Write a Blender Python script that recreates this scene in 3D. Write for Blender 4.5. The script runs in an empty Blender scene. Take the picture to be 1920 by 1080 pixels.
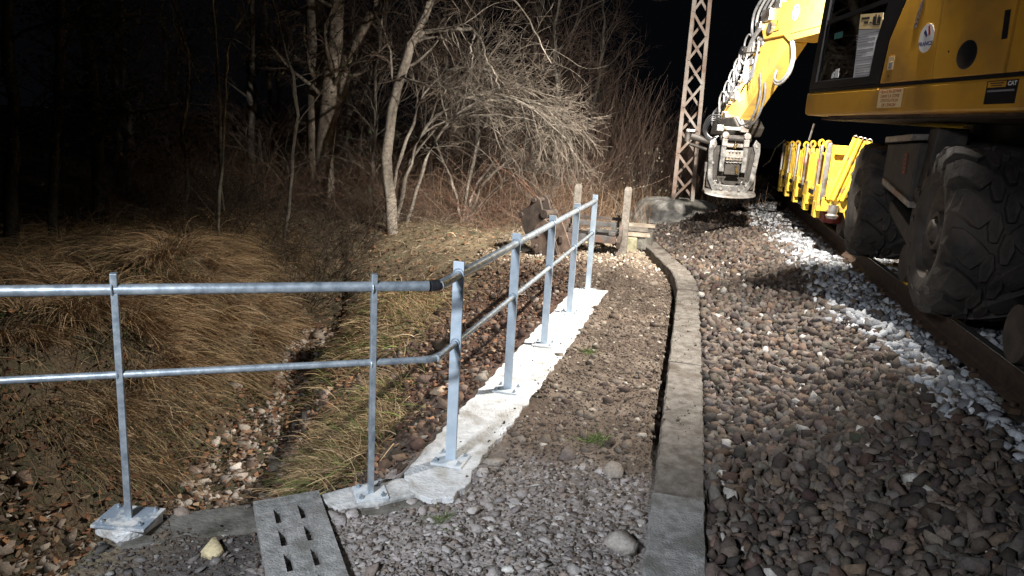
import bpy, bmesh, math, random
import numpy as np
from mathutils import Matrix, Vector
random.seed(7); rng = np.random.default_rng(7)
C = bpy.context.scene.collection
PI = math.pi
def rad(a): return math.radians(a)

# ------------------------------------------------------------------ camera
cam_d = bpy.data.cameras.new('camera'); cam = bpy.data.objects.new('camera', cam_d); C.objects.link(cam)
bpy.context.scene.camera = cam
cam_d.sensor_width = 36; cam_d.lens = 1350/1920*36; cam_d.clip_start = .05; cam_d.clip_end = 600
def cam_rot(yaw, pitch, roll):
    f = Vector((-math.sin(yaw)*math.cos(pitch), math.cos(yaw)*math.cos(pitch), -math.sin(pitch)))
    r = Vector((math.cos(yaw), math.sin(yaw), 0)); u = r.cross(f)
    c, s = math.cos(roll), math.sin(roll)
    r2 = c*r + s*u; u2 = -s*r + c*u
    return Matrix((r2, u2, -f)).transposed()
cam.matrix_world = Matrix.Translation((0, 0, 1.63)) @ cam_rot(.249, .219, .06).to_4x4()

# ------------------------------------------------------------------ world (moonless night)
W = bpy.data.worlds.new('World'); bpy.context.scene.world = W; W.use_nodes = True
bg = W.node_tree.nodes['Background']; bg.inputs[0].default_value = (.62, .72, 1, 1); bg.inputs[1].default_value = .0022
vs = bpy.context.scene.view_settings; vs.view_transform = 'Standard'; vs.look = 'None'; vs.exposure = 0; vs.gamma = 1

# ------------------------------------------------------------------ work lights (housings built with the excavator), rear lamp, added fill
def spot(name, loc, target, power, angle, blend, col, size=.08):
    l = bpy.data.lights.new(name, 'SPOT'); l.energy = power; l.spot_size = rad(angle); l.spot_blend = blend
    l.color = col; l.shadow_soft_size = size
    o = bpy.data.objects.new(name, l); C.objects.link(o); o.location = loc
    o.rotation_euler = (Vector(target) - Vector(loc)).to_track_quat('-Z', 'Y').to_euler()
    return o
LAMPS = [
 spot('side_work_light', (1.308, 6.142, 3.84), (-1.0, 7.2, 0), 2500, 112, .7, (1, .94, .86), .028),
 spot('front_work_light', (.58, 7.42, 3.66), (.3, 11.4, 1.2), 3200, 100, .6, (1, .93, .83), .05),
 spot('tree_work_light', (.50, 7.30, 3.72), (-3.5, 11.9, 1.0), 2400, 66, 1.0, (1, .93, .84), .06),
 spot('boom_work_light', (.30, 10.82, 2.80), (-.6, 13.6, .3), 420, 95, .8, (1, .95, .88), .03),
 spot('rear_site_light', (-1.7, -.8, 2.75), (-.85, 2.8, 0), 900, 66, 1.0, (.86, .92, 1), .22),
 spot('far_fill_light', (-3.5, -8.0, 4.5), (-.1, 12.5, .6), 1700, 33, .8, (.9, .93, 1), .3),  # added soft fill from behind the camera, stands for no real lamp
]

# ------------------------------------------------------------------ materials
def newmat(name):
    m = bpy.data.materials.new(name); m.use_nodes = True
    nt = m.node_tree; return m, nt, nt.nodes['Principled BSDF']
def pm(name, c1, c2=None, scale=8, rough=.6, metal=0, bump=0, bscale=None, spec=.5, c3=None, s3=2.5, lo=.35, hi=.65, rvar=0, coat=0):
    m, nt, b = newmat(name); N = nt.nodes; L = nt.links
    b.inputs['Roughness'].default_value = rough; b.inputs['Metallic'].default_value = metal
    b.inputs['Specular IOR Level'].default_value = spec; b.inputs['Coat Weight'].default_value = coat
    tc = N.new('ShaderNodeTexCoord')
    if c2 is None: b.inputs['Base Color'].default_value = (*c1, 1)
    else:
        n = N.new('ShaderNodeTexNoise'); n.inputs['Scale'].default_value = scale; n.inputs['Detail'].default_value = 8; n.inputs['Roughness'].default_value = .65
        L.new(tc.outputs['Object'], n.inputs['Vector'])
        r = N.new('ShaderNodeValToRGB'); r.color_ramp.elements[0].position = lo; r.color_ramp.elements[1].position = hi
        r.color_ramp.elements[0].color = (*c1, 1); r.color_ramp.elements[1].color = (*c2, 1)
        L.new(n.outputs['Fac'], r.inputs['Fac']); out = r.outputs['Color']
        if c3 is not None:
            n3 = N.new('ShaderNodeTexNoise'); n3.inputs['Scale'].default_value = s3; n3.inputs['Detail'].default_value = 6
            L.new(tc.outputs['Object'], n3.inputs['Vector'])
            r3 = N.new('ShaderNodeValToRGB'); r3.color_ramp.elements[0].position = .52; r3.color_ramp.elements[1].position = .66
            L.new(n3.outputs['Fac'], r3.inputs['Fac'])
            mx = N.new('ShaderNodeMix'); mx.data_type = 'RGBA'; L.new(r3.outputs['Color'], mx.inputs['Factor'])
            L.new(out, mx.inputs['A']); mx.inputs['B'].default_value = (*c3, 1); out = mx.outputs['Result']
        L.new(out, b.inputs['Base Color'])
        if rvar:
            mr = N.new('ShaderNodeMapRange'); mr.inputs['To Min'].default_value = max(.02, rough-rvar); mr.inputs['To Max'].default_value = min(1, rough+rvar)
            L.new(n.outputs['Fac'], mr.inputs['Value']); L.new(mr.outputs['Result'], b.inputs['Roughness'])
    if bump:
        nb = N.new('ShaderNodeTexNoise'); nb.inputs['Scale'].default_value = bscale or scale*3; nb.inputs['Detail'].default_value = 6
        L.new(tc.outputs['Object'], nb.inputs['Vector'])
        bp = N.new('ShaderNodeBump'); bp.inputs['Strength'].default_value = bump; bp.inputs['Distance'].default_value = .01
        L.new(nb.outputs['Fac'], bp.inputs['Height']); L.new(bp.outputs['Normal'], b.inputs['Normal'])
    return m
def attr_mat(name, rough=.9, bump=.4, bscale=60, var=.5, vscale=40, spec=.3, trans=0):
    m, nt, b = newmat(name); N = nt.nodes; L = nt.links
    a = N.new('ShaderNodeAttribute'); a.attribute_name = 'Col'
    tc = N.new('ShaderNodeTexCoord')
    n = N.new('ShaderNodeTexNoise'); n.inputs['Scale'].default_value = vscale; n.inputs['Detail'].default_value = 8; n.inputs['Roughness'].default_value = .7
    L.new(tc.outputs['Object'], n.inputs['Vector'])
    mr = N.new('ShaderNodeMapRange'); mr.inputs['From Min'].default_value = .3; mr.inputs['From Max'].default_value = .7
    mr.inputs['To Min'].default_value = 1-var; mr.inputs['To Max'].default_value = 1+var
    L.new(n.outputs['Fac'], mr.inputs['Value'])
    mu = N.new('ShaderNodeVectorMath'); mu.operation = 'SCALE'
    L.new(a.outputs['Color'], mu.inputs[0]); L.new(mr.outputs['Result'], mu.inputs['Scale'])
    L.new(mu.outputs[0], b.inputs['Base Color'])
    b.inputs['Roughness'].default_value = rough; b.inputs['Specular IOR Level'].default_value = spec
    if bump:
        nb = N.new('ShaderNodeTexNoise'); nb.inputs['Scale'].default_value = bscale; nb.inputs['Detail'].default_value = 8
        L.new(tc.outputs['Object'], nb.inputs['Vector'])
        bp = N.new('ShaderNodeBump'); bp.inputs['Strength'].default_value = bump; bp.inputs['Distance'].default_value = .02
        L.new(nb.outputs['Fac'], bp.inputs['Height']); L.new(bp.outputs['Normal'], b.inputs['Normal'])
    return m
M = {}
M['ground'] = attr_mat('ground_surface', .95, .9, 45, .45, 30)
M['stone'] = attr_mat('broken_stone', .92, .35, 90, .34, 60)
M['plant'] = attr_mat('dry_plant', .8, 0, 50, .25, 25, .2)
M['bark'] = attr_mat('bark', .9, .8, 60, .55, 22, .2)
M['galv'] = pm('galvanised_steel', (.25, .30, .35), (.52, .58, .63), 22, .42, .5, .08, 60, rvar=.1)
M['galvpost'] = pm('galvanised_post', (.42, .51, .60), (.58, .67, .75), 9, .5, .25, .06, 60, rvar=.1)
M['mortarplate'] = pm('mortar_smeared_plate', (.45, .52, .58), (.74, .75, .74), 18, .7, 0, .2, 60)
M['smearplate'] = pm('half_smeared_plate', (.26, .31, .37), (.70, .69, .66), 9, .6, .1, .2, 60, lo=.46, hi=.56)
M['blackgrease'] = pm('black_joint', (.015, .015, .017), (.04, .04, .045), 30, .5)
M['white_conc'] = pm('fresh_white_mortar', (.54, .55, .55), (.84, .85, .86), 16, .92, 0, .9, 70, c3=(.42, .40, .37), s3=8)
M['conc'] = pm('old_concrete', (.085, .075, .062), (.21, .19, .17), 16, .95, 0, 1, 120, c3=(.075, .058, .045), s3=3.5)
M['concgrey'] = pm('grey_concrete', (.17, .168, .16), (.36, .355, .345), 24, .92, 0, .8, 110, c3=(.15, .145, .13), s3=5)
M['padmortar'] = pm('smeared_mortar', (.28, .28, .27), (.70, .70, .69), 9, .92, 0, .7, 60)
M['footing'] = pm('weathered_footing', (.15, .145, .13), (.36, .35, .33), 9, .95, 0, 1, 60, c3=(.15, .14, .12), s3=2.5)
M['concdark'] = pm('stained_concrete', (.05, .045, .035), (.2, .19, .17), 5, .95, 0, .9, 50)
M['yellow'] = pm('yellow_paint', (.54, .27, .03), (.62, .32, .035), 3, .42, 0, .03, 20, c3=(.38, .20, .04), s3=1.7, rvar=.08)
M['armyellow'] = pm('lit_worn_arm_yellow', (.74, .46, .09), (.82, .54, .12), 4, .42, 0, .05, 20, c3=(.55, .36, .12), s3=6)  # paler copy of the machine yellow, strong lamplight put into the colour
M['yellow2'] = pm('yellow_cart_paint', (.72, .46, .03), (.80, .52, .05), 5, .5, 0, .1, 30, c3=(.30, .18, .07), s3=9)
M['black'] = pm('black_paint', (.008, .008, .009), (.016, .016, .018), 6, .35)
M['dark'] = pm('dirty_dark_steel', (.02, .018, .016), (.06, .052, .045), 7, .65, .2, .4, 40)
M['rubber'] = pm('dusty_rubber', (.016, .014, .013), (.055, .047, .04), 5, .8, 0, .6, 45, c3=(.075, .06, .05), s3=3.2)
M['rim'] = pm('dirty_rim', (.04, .034, .028), (.12, .095, .075), 8, .7, .3, .3, 40)
M['steel'] = pm('worn_bright_steel', (.35, .33, .31), (.62, .60, .57), 12, .35, .8, .1, 50, c3=(.2, .15, .11), s3=5)
M['wornsteel'] = pm('scratched_grey_steel', (.16, .14, .12), (.42, .39, .36), 9, .45, .6, .3, 40, c3=(.3, .17, .11), s3=4)
M['headsteel'] = pm('scuffed_coupler_steel', (.07, .068, .066), (.30, .295, .29), 7, .4, .6, .3, 40, c3=(.40, .39, .38), s3=6)
M['chrome'] = pm('chrome_rod', (.8, .8, .8), None, 5, .12, 1)
M['hose'] = pm('grey_hose', (.10, .10, .105), (.2, .2, .205), 20, .35, 0, .1, 80)
M['hoselight'] = pm('light_hose_sleeve', (.2, .2, .205), (.32, .32, .32), 20, .5, 0, .1, 80)
M['rust'] = pm('rusty_steel', (.085, .06, .048), (.21, .15, .115), 9, .8, .2, .4, 50, c3=(.05, .035, .03), s3=3)
M['rustdark'] = pm('dark_rusty_steel', (.035, .029, .026), (.10, .075, .06), 8, .7, .3, .4, 50)
M['railrust'] = pm('rail_rust', (.035, .02, .012), (.085, .05, .03), 12, .85, .1, .4, 60)
M['railhead'] = pm('polished_rail', (.45, .44, .42), (.6, .58, .55), 10, .25, .9)
M['pylon'] = pm('weathered_painted_steel', (.21, .13, .095), (.42, .36, .31), 3, .75, .15, .3, 50, c3=(.46, .45, .43), s3=1.6)
M['framegrey'] = pm('grey_frame_steel', (.03, .029, .028), (.11, .107, .104), 9, .6, .2, .3, 40, c3=(.12,.07,.05), s3=5)
M['wood'] = pm('weathered_wood', (.075, .065, .055), (.19, .17, .145), 12, .9, 0, .6, 40)
M['plank'] = pm('pale_plank', (.16, .13, .10), (.33, .28, .22), 8, .85, 0, .4, 30)
M['white'] = pm('white_sticker', (.78, .78, .78), (.84, .84, .84), 6, .5)
M['paper'] = pm('paper_sheet', (.55, .56, .60), (.62, .63, .66), 3, .6)
M['ink'] = pm('ink_grey', (.22, .22, .24), None, 5, .7)
M['inkb'] = pm('ink_black', (.02, .02, .02), None, 5, .6)
M['inkblue'] = pm('ink_blue', (.04, .16, .42), None, 5, .5)
M['inknavy'] = pm('ink_navy', (.03, .04, .14), None, 5, .5)
M['inkred'] = pm('ink_red', (.42, .05, .04), None, 5, .5)
M['inkrust'] = pm('ink_brown', (.30, .09, .04), None, 5, .6)
M['cream'] = pm('cream_sticker', (.62, .47, .24), (.68, .52, .28), 6, .6)
M['signyel'] = pm('warning_yellow', (.75, .48, .03), None, 5, .5)
M['teal'] = pm('teal_sticker', (.06, .2, .19), None, 5, .5)
M['redpaint'] = pm('dull_red_paint', (.16, .02, .015), (.26, .04, .03), 10, .6)
M['lens'] = pm('lamp_lens', (.85, .85, .8), None, 5, .15)
M['cloth'] = pm('seat_cloth', (.10, .09, .08), (.2, .18, .16), 8, .9)
M['moss'] = pm('mossy_block', (.13, .125, .075), (.27, .25, .17), 12, .95, 0, .7, 50)
gm, nt, b = newmat('cab_glass')
for n in list(nt.nodes):
    if n.type != 'OUTPUT_MATERIAL': nt.nodes.remove(n)
tr = nt.nodes.new('ShaderNodeBsdfTransparent'); tr.inputs[0].default_value = (.62, .66, .64, 1)
gl = nt.nodes.new('ShaderNodeBsdfGlossy'); gl.inputs['Roughness'].default_value = .03
fr = nt.nodes.new('ShaderNodeFresnel'); fr.inputs[0].default_value = 1.5
mx = nt.nodes.new('ShaderNodeMixShader')
nt.links.new(fr.outputs[0], mx.inputs[0]); nt.links.new(tr.outputs[0], mx.inputs[1]); nt.links.new(gl.outputs[0], mx.inputs[2])
nt.links.new(mx.outputs[0], [n for n in nt.nodes if n.type == 'OUTPUT_MATERIAL'][0].inputs[0])
M['glass'] = gm

# ------------------------------------------------------------------ mesh helpers
class MB:
    def __init__(s): s.v = []; s.f = []
    def add(s, vs, fs):
        o = len(s.v); s.v += [tuple(map(float, p)) for p in vs]; s.f += [tuple(i+o for i in f) for f in fs]; return s
    def box(s, c, size, ax=None):
        a = ax or ((1,0,0),(0,1,0),(0,0,1)); c = Vector(c); A = [Vector(k) for k in a]; h = [k/2 for k in size]
        vs = [c + A[0]*h[0]*i + A[1]*h[1]*j + A[2]*h[2]*k for i in (-1,1) for j in (-1,1) for k in (-1,1)]
        return s.add(vs, [(0,1,3,2),(4,6,7,5),(0,4,5,1),(2,3,7,6),(0,2,6,4),(1,5,7,3)])
    def beam(s, p0, p1, w, h, up=(0,0,1)):
        p0 = Vector(p0); p1 = Vector(p1); d = p1-p0; L = d.length; d.normalize(); u = Vector(up)
        x = d.cross(u)
        if x.length < 1e-4: x = d.cross(Vector((1,0,0)))
        x.normalize(); z = x.cross(d)
        return s.box((p0+p1)/2, (w, L, h), (x, d, z))
    def prism(s, poly, vec):
        n = len(poly); v = Vector(vec); P = [Vector(p) for p in poly]
        return s.add(P + [p+v for p in P], [tuple(range(n))[::-1], tuple(range(n, 2*n))] + [(i, (i+1)%n, (i+1)%n+n, i+n) for i in range(n)])
    def tube(s, pts, r, n=8, caps=True):
        P = [Vector(p) for p in pts]; R = r if isinstance(r, (list, tuple)) else [r]*len(P)
        ref = None; vs = []
        for i, p in enumerate(P):
            t = (P[min(i+1, len(P)-1)] - P[max(i-1, 0)]).normalized()
            if ref is None: ref = t.cross(Vector((0,0,1)) if abs(t.z) < .9 else Vector((1,0,0))).normalized()
            ref = (ref - t*ref.dot(t)).normalized(); b = t.cross(ref)
            for k in range(n):
                a = 2*PI*k/n; vs.append(p + (ref*math.cos(a) + b*math.sin(a))*R[i])
        fs = [(i*n+k, i*n+(k+1)%n, (i+1)*n+(k+1)%n, (i+1)*n+k) for i in range(len(P)-1) for k in range(n)]
        if caps: fs += [tuple(range(n))[::-1], tuple(range((len(P)-1)*n, len(P)*n))]
        return s.add(vs, fs)
    def lathe(s, c, axis, prof, n=32):          # prof = [(along, radius)]
        c = Vector(c); a = Vector(axis).normalized(); r = a.cross(Vector((0,0,1)) if abs(a.z) < .9 else Vector((1,0,0))).normalized(); b = a.cross(r)
        vs = [c + a*h + (r*math.cos(2*PI*k/n) + b*math.sin(2*PI*k/n))*q for h, q in prof for k in range(n)]
        fs = [(i*n+k, i*n+(k+1)%n, (i+1)*n+(k+1)%n, (i+1)*n+k) for i in range(len(prof)-1) for k in range(n)]
        fs += [tuple(range(n))[::-1], tuple(range((len(prof)-1)*n, len(prof)*n))]
        return s.add(vs, fs)
    def ring(s, c, axis, R, r, n=18, m=6):
        c = Vector(c); a = Vector(axis).normalized(); u = a.cross(Vector((0,0,1)) if abs(a.z) < .9 else Vector((1,0,0))).normalized(); w = a.cross(u)
        vs = []
        for i in range(n):
            d = u*math.cos(2*PI*i/n) + w*math.sin(2*PI*i/n)
            for k in range(m): vs.append(c + d*(R + r*math.cos(2*PI*k/m)) + a*r*math.sin(2*PI*k/m))
        return s.add(vs, [(i*m+k, ((i+1)%n)*m+k, ((i+1)%n)*m+(k+1)%m, i*m+(k+1)%m) for i in range(n) for k in range(m)])
    def build(s, name, m, parent=None, bevel=0, smooth=False, origin=None, label=None):
        me = bpy.data.meshes.new(name)
        o = bpy.data.objects.new(name, me); C.objects.link(o); V = s.v
        if parent is not None:
            inv = ROOTM[parent.name].inverted(); V = [inv @ Vector(p) for p in V]; o.parent = parent; ROOTM[o.name] = ROOTM[parent.name]
        elif origin is not None:
            org = Vector(origin); V = [Vector(p) - org for p in V]; o.location = org; ROOTM[o.name] = Matrix.Translation(org)
        else: ROOTM[o.name] = Matrix()
        me.from_pydata(V, [], s.f); me.materials.append(M[m] if isinstance(m, str) else m)
        bm = bmesh.new(); bm.from_mesh(me); bmesh.ops.recalc_face_normals(bm, faces=bm.faces); bm.to_mesh(me); bm.free()
        if smooth:
            for p in me.polygons: p.use_smooth = True
            try: me.set_sharp_from_angle(angle=rad(38))
            except Exception: pass
        if bevel:
            md = o.modifiers.new('bevel', 'BEVEL'); md.width = bevel; md.segments = 2; md.limit_method = 'ANGLE'; md.angle_limit = rad(40)
        if label: o['label'] = label
        return o
ROOTM = {}
def tag(o, label=None, cat=None, group=None, kind=None):
    if label: o['label'] = label
    if cat: o['category'] = cat
    if group: o['group'] = group
    if kind: o['kind'] = kind
    return o
def thing(name, loc, label, cat, group=None, rz=0):
    o = bpy.data.objects.new(name, None); C.objects.link(o); o.location = loc; o.rotation_euler = (0,0,rz); o.empty_display_size = .1
    ROOTM[o.name] = Matrix.Translation(loc) @ Matrix.Rotation(rz, 4, 'Z')
    return tag(o, label, cat, group)
def big(name, V, F, m, col=None, smooth=False):      # numpy mesh; F = (n,k) array
    me = bpy.data.meshes.new(name); k = F.shape[1]
    me.vertices.add(len(V)); me.vertices.foreach_set('co', V.astype(np.float32).ravel())
    me.loops.add(F.size); me.loops.foreach_set('vertex_index', F.astype(np.int32).ravel())
    me.polygons.add(len(F)); me.polygons.foreach_set('loop_start', np.arange(0, F.size, k, dtype=np.int32))
    me.polygons.foreach_set('loop_total', np.full(len(F), k, dtype=np.int32))
    if smooth: me.polygons.foreach_set('use_smooth', np.ones(len(F), dtype=bool))
    me.update(calc_edges=True)
    if col is not None:
        a = me.color_attributes.new('Col', 'FLOAT_COLOR', 'POINT')
        a.data.foreach_set('color', np.concatenate([col, np.ones((len(col), 1))], 1).astype(np.float32).ravel())
    me.materials.append(M[m]); me.validate()
    o = bpy.data.objects.new(name, me); C.objects.link(o); ROOTM[o.name] = Matrix(); return o
def sm(t): t = np.clip(t, 0, 1); return t*t*(3-2*t)

# value noise
_P = rng.random((256, 256))
def vn(x, y, s=1.0, seed=0):
    x = np.asarray(x, float)*s + seed*17.3; y = np.asarray(y, float)*s + seed*9.1
    xi = np.floor(x).astype(int); yi = np.floor(y).astype(int); fx = x-xi; fy = y-yi
    fx = fx*fx*(3-2*fx); fy = fy*fy*(3-2*fy)
    g = lambda a, b: _P[a & 255, b & 255]
    return (g(xi,yi)*(1-fx)+g(xi+1,yi)*fx)*(1-fy) + (g(xi,yi+1)*(1-fx)+g(xi+1,yi+1)*fx)*fy
def fbm(x, y, s=1.0, seed=0, o=4): return sum(vn(x, y, s*2**k, seed+k)/2**k for k in range(o))/sum(1/2**k for k in range(o))

# ------------------------------------------------------------------ terrain
KY = [0, 2.5, 4.5, 6.5, 7.9, 8.5, 9.0, 10.2, 11.35, 14]; KX = [.09, .06, .03, -.005, -.035, -.08, -.15, -.45, -.74, -1.0]
def kerbx(y): return np.interp(y, KY, KX)
DY = [-2, 2.4, 3.2, 3.8, 4.6, 5.5, 6.5, 7.6, 9, 12]; DX = [-4.6, -2.75, -2.62, -2.78, -3.08, -3.42, -3.85, -4.25, -4.9, -6.6]
def T(x, y):
    x = np.asarray(x, float); y = np.asarray(y, float); kx = kerbx(y)
    n1 = fbm(x, y, 1.1, 1)-.5; n2 = fbm(x, y, 5, 5)-.5; n3 = fbm(x, y, 16, 9, 3)-.5
    # track side
    tb = .31*sm((x-kx-.3)/1.05) + .02*n2
    tb = np.where(x > 6, tb - .5*sm((x-6)/2), tb)
    tb = tb - .03*np.exp(-((x-1.76)/.12)**2)
    # soil between slab and kerb
    so = -.035 + .05*n2 + .02*n3 - .13*np.exp(-(np.maximum(kx-.13-x, 0)/.05)**2)*sm((y-3.4)/.8)
    so = so + .05*sm((y-8)/1.5)*n1 + .032*np.exp(-((x+.86)/.07)**2)
    # crevice in front of the footing
    so = so - .16*np.exp(-((y-12.2-.25*np.sin(x*4))/.13)**2)*sm((x+.9)/.2)
    tb = tb - .16*np.exp(-((y-12.2-.25*np.sin(x*4))/.13)**2)*(1-sm((x-.05)/.2))
    z = np.where(x > kx, tb, so)
    # ditch side
    xc = np.interp(y, DY, DX); xr = -1.27 - .55*sm((y-7.6)/2)
    lw = 1.55 + .9*sm((3.9-y)/1.5)
    dep = .95*(1-sm((y-8.3)/3.2)) + .12
    tr_ = np.clip((x-xc-.18)/(xr-xc-.18), 0, 1); tl = np.clip((xc-.18-.22*sm((6.2-y)/1.5)-x)/lw, 0, 1)
    zr = -dep + (dep-.06)*(tr_**.52); zl = -dep + (dep-.02)*sm(tl)
    zd = np.where(x > xc, zr, zl) + .10*n2 + .22*n1*np.clip(tl*1.5, 0, 1) + .035*n3
    zd = zd + .42*np.exp(-(((x+4.85)/.62)**2+((y-6.5)/.75)**2)) + .46*np.exp(-(((x+4.30)/.46)**2+((y-4.75)/.52)**2)) + .42*np.exp(-(((x+3.05)/.30)**2+((y-6.75)/.55)**2))
    zd = zd - .10*sm((-6.5-x)/5)
    w = sm((xr+.03-x)/.05)
    # the headwall: camera side of the line stays high
    hd = (x+1.28)*-.59 + (y-2.7)*.807 - .10
    w = w*sm(hd/.04+.5)
    z = z*(1-w) + zd*w
    front = (1-sm(hd/.04+.5))*(x < -.95)
    z = np.where(front > .5, -.03+.05*n2+.02*n3 - .62*sm((-2.10-.25*(y-2)-x)/.16), z)
    return z
def axis_pts(segs):
    out = []
    for a, b_, n in segs: out += list(np.linspace(a, b_, n, endpoint=False))
    return np.array(out + [segs[-1][1]])
gx = axis_pts([(-150,-30,10),(-30,-12,20),(-12,-6,60),(-6,2.2,210),(2.2,6,40),(6,20,15),(20,150,10)])
gy = axis_pts([(-40,-3,10),(-3,1.2,18),(1.2,9,200),(9,15,100),(15,26,50),(26,60,20),(60,250,12)])
X, Y = np.meshgrid(gx, gy, indexing='ij'); Z = T(X, Y)
V = np.stack([X, Y, Z], -1).reshape(-1, 3); ny = len(gy)
ii, jj = np.meshgrid(np.arange(len(gx)-1), np.arange(ny-1), indexing='ij'); q = (ii*ny+jj).ravel()
F = np.stack([q, q+ny, q+ny+1, q+1], 1)
def ground_col(x, y):
    kx = kerbx(y); n = fbm(x, y, 2.5, 3)[:, None]; n2 = fbm(x, y, 9, 13)[:, None]
    soil = np.array([.11, .082, .062])*(.5+n) + np.array([.16, .135, .11])*np.clip(n2-.5, 0, 1)*2
    under = np.array([.05, .04, .034])*(.6+.8*n2)
    reds = np.array([.10, .05, .035])*(.5+n)
    grass = np.array([.19, .145, .095])*(.5+n) + (n2 > .60)*np.array([-.05, -.02, -.02])
    c = np.where((x > kx)[:, None], under, soil)
    xr = -1.27
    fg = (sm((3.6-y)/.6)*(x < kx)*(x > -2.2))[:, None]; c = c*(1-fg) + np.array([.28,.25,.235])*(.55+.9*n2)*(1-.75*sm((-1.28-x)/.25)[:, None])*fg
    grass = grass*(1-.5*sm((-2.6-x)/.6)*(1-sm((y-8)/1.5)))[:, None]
    w = sm((xr-x-.9*fbm(x, y, 1.3, 21))/.5)[:, None]
    c = c*(1-w) + grass*w
    w2 = (sm((-1.2-x)/.1)*(1-sm((-2.3-x)/.3))*sm((y-4)/.5)*(1-sm((y-8.5)/1)))[:, None]*.8
    c = c*(1-w2) + reds*w2
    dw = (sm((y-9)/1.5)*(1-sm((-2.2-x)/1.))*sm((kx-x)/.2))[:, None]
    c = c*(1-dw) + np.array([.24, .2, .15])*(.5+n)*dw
    return np.clip(c, .01, 1)
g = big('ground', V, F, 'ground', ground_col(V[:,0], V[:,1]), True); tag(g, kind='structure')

# ------------------------------------------------------------------ scattered stones
def hull_variant(npts, flat):
    bm = bmesh.new(); P = rng.normal(size=(npts, 3)); P /= np.linalg.norm(P, axis=1)[:, None]; P *= rng.uniform(.72, 1.15, (npts, 1))
    P *= np.array([1, rng.uniform(.65, .95), flat*rng.uniform(.75, 1.15)])
    for p in P: bm.verts.new(p)
    bmesh.ops.convex_hull(bm, input=bm.verts[:]); bmesh.ops.triangulate(bm, faces=bm.faces[:])
    bm.verts.ensure_lookup_table(); bmesh.ops.delete(bm, geom=[v for v in bm.verts if not v.link_faces], context='VERTS')
    bm.verts.index_update(); vs = np.array([v.co[:] for v in bm.verts]); fs = np.array([[v.index for v in f.verts] for f in bm.faces]); bm.free()
    return vs, fs
def block_variant():
    c = np.array([(i, j, k) for i in (-1, 1) for j in (-1, 1) for k in (-1, 1)], float)*.62 + rng.normal(0, .20, (8, 3)); c = np.concatenate([c, rng.normal(0, .25, (2, 3)) + np.array([[0, 0, .8], [.8, 0, 0]])*rng.uniform(.8, 1.15)])
    c *= np.array([1.08, rng.uniform(.62, .95), rng.uniform(.5, .8)]); bm = bmesh.new()
    for p in c: bm.verts.new(p)
    bmesh.ops.convex_hull(bm, input=bm.verts[:]); bmesh.ops.triangulate(bm, faces=bm.faces[:]); bm.verts.ensure_lookup_table()
    bmesh.ops.delete(bm, geom=[v for v in bm.verts if not v.link_faces], context='VERTS'); bm.verts.index_update()
    vs = np.array([v.co[:] for v in bm.verts]); fs = np.array([[v.index for v in f.verts] for f in bm.faces]); bm.free(); return vs, fs
VAR_N = [block_variant() for _ in range(26)]; VAR_F = [hull_variant(10, .36) for _ in range(12)]; VAR_S = [hull_variant(9, .6) for _ in range(8)]
def rotm(n, tilt):
    a = rng.uniform(0, 2*PI, n); b_ = rng.normal(0, tilt, n); c = rng.normal(0, tilt, n)
    ca, sa, cb, sb, cc, sc = np.cos(a), np.sin(a), np.cos(b_), np.sin(b_), np.cos(c), np.sin(c); z = np.zeros(n); o = np.ones(n)
    Rz = np.array([[ca,-sa,z],[sa,ca,z],[z,z,o]]).transpose(2,0,1); Rx = np.array([[o,z,z],[z,cb,-sb],[z,sb,cb]]).transpose(2,0,1)
    Ry = np.array([[cc,z,sc],[z,o,z],[-sc,z,cc]]).transpose(2,0,1); return Rx @ Ry @ Rz
def stones(name, P, S, Ccol, variants, tilt, label, mat='stone', kind='stuff', cat='stones'):
    Vs, Fs, Cs = [], [], []; off = 0; vi = rng.integers(0, len(variants), len(P)); R_ = rotm(len(P), tilt)
    for k, (v, f) in enumerate(variants):
        m = np.where(vi == k)[0]
        if not len(m): continue
        vv = np.einsum('nij,vj->nvi', R_[m], v)*S[m, None, None] + P[m, None, :]
        Vs.append(vv.reshape(-1, 3)); Cs.append(np.repeat(Ccol[m], len(v), 0))
        Fs.append((f[None] + (np.arange(len(m))*len(v))[:, None, None] + off).reshape(-1, 3)); off += len(m)*len(v)
    return tag(big(name, np.concatenate(Vs), np.concatenate(Fs), mat, np.concatenate(Cs)), label, cat, kind=kind)
def scatter(x0, x1, y0, y1, spacing, mask=None, jit=.5):
    xs = np.arange(x0, x1, spacing); ys = np.arange(y0, y1, spacing); a, b_ = np.meshgrid(xs, ys); a = a.ravel(); b_ = b_.ravel()
    a = a + rng.uniform(-jit, jit, len(a))*spacing; b_ = b_ + rng.uniform(-jit, jit, len(b_))*spacing
    if mask is not None: m = mask(a, b_); a, b_ = a[m], b_[m]
    return a, b_
def pal(n, cols, p, var=.18):
    c = np.array(cols)[rng.choice(len(cols), n, p=p)]; return np.clip(c*(1+rng.normal(0, var, (n, 1))) + rng.normal(0, .002, (n, 3)), .01, .95)
BAL = [(.090,.070,.058),(.130,.105,.088),(.050,.041,.036),(.135,.096,.070),(.112,.099,.089),(.072,.046,.036),(.40,.38,.35)]
BP = [.26,.22,.2,.1,.13,.07,.02]
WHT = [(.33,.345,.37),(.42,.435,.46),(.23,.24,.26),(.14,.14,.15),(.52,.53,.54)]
def seen(x, y):     # rough view wedge, plus a margin for side views
    d = y*math.cos(.249) - x*math.sin(.249); s_ = x*math.cos(.249) + y*math.sin(.249)
    return (abs(s_) < d*.80 + .6) & (d > 1.2)
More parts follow.
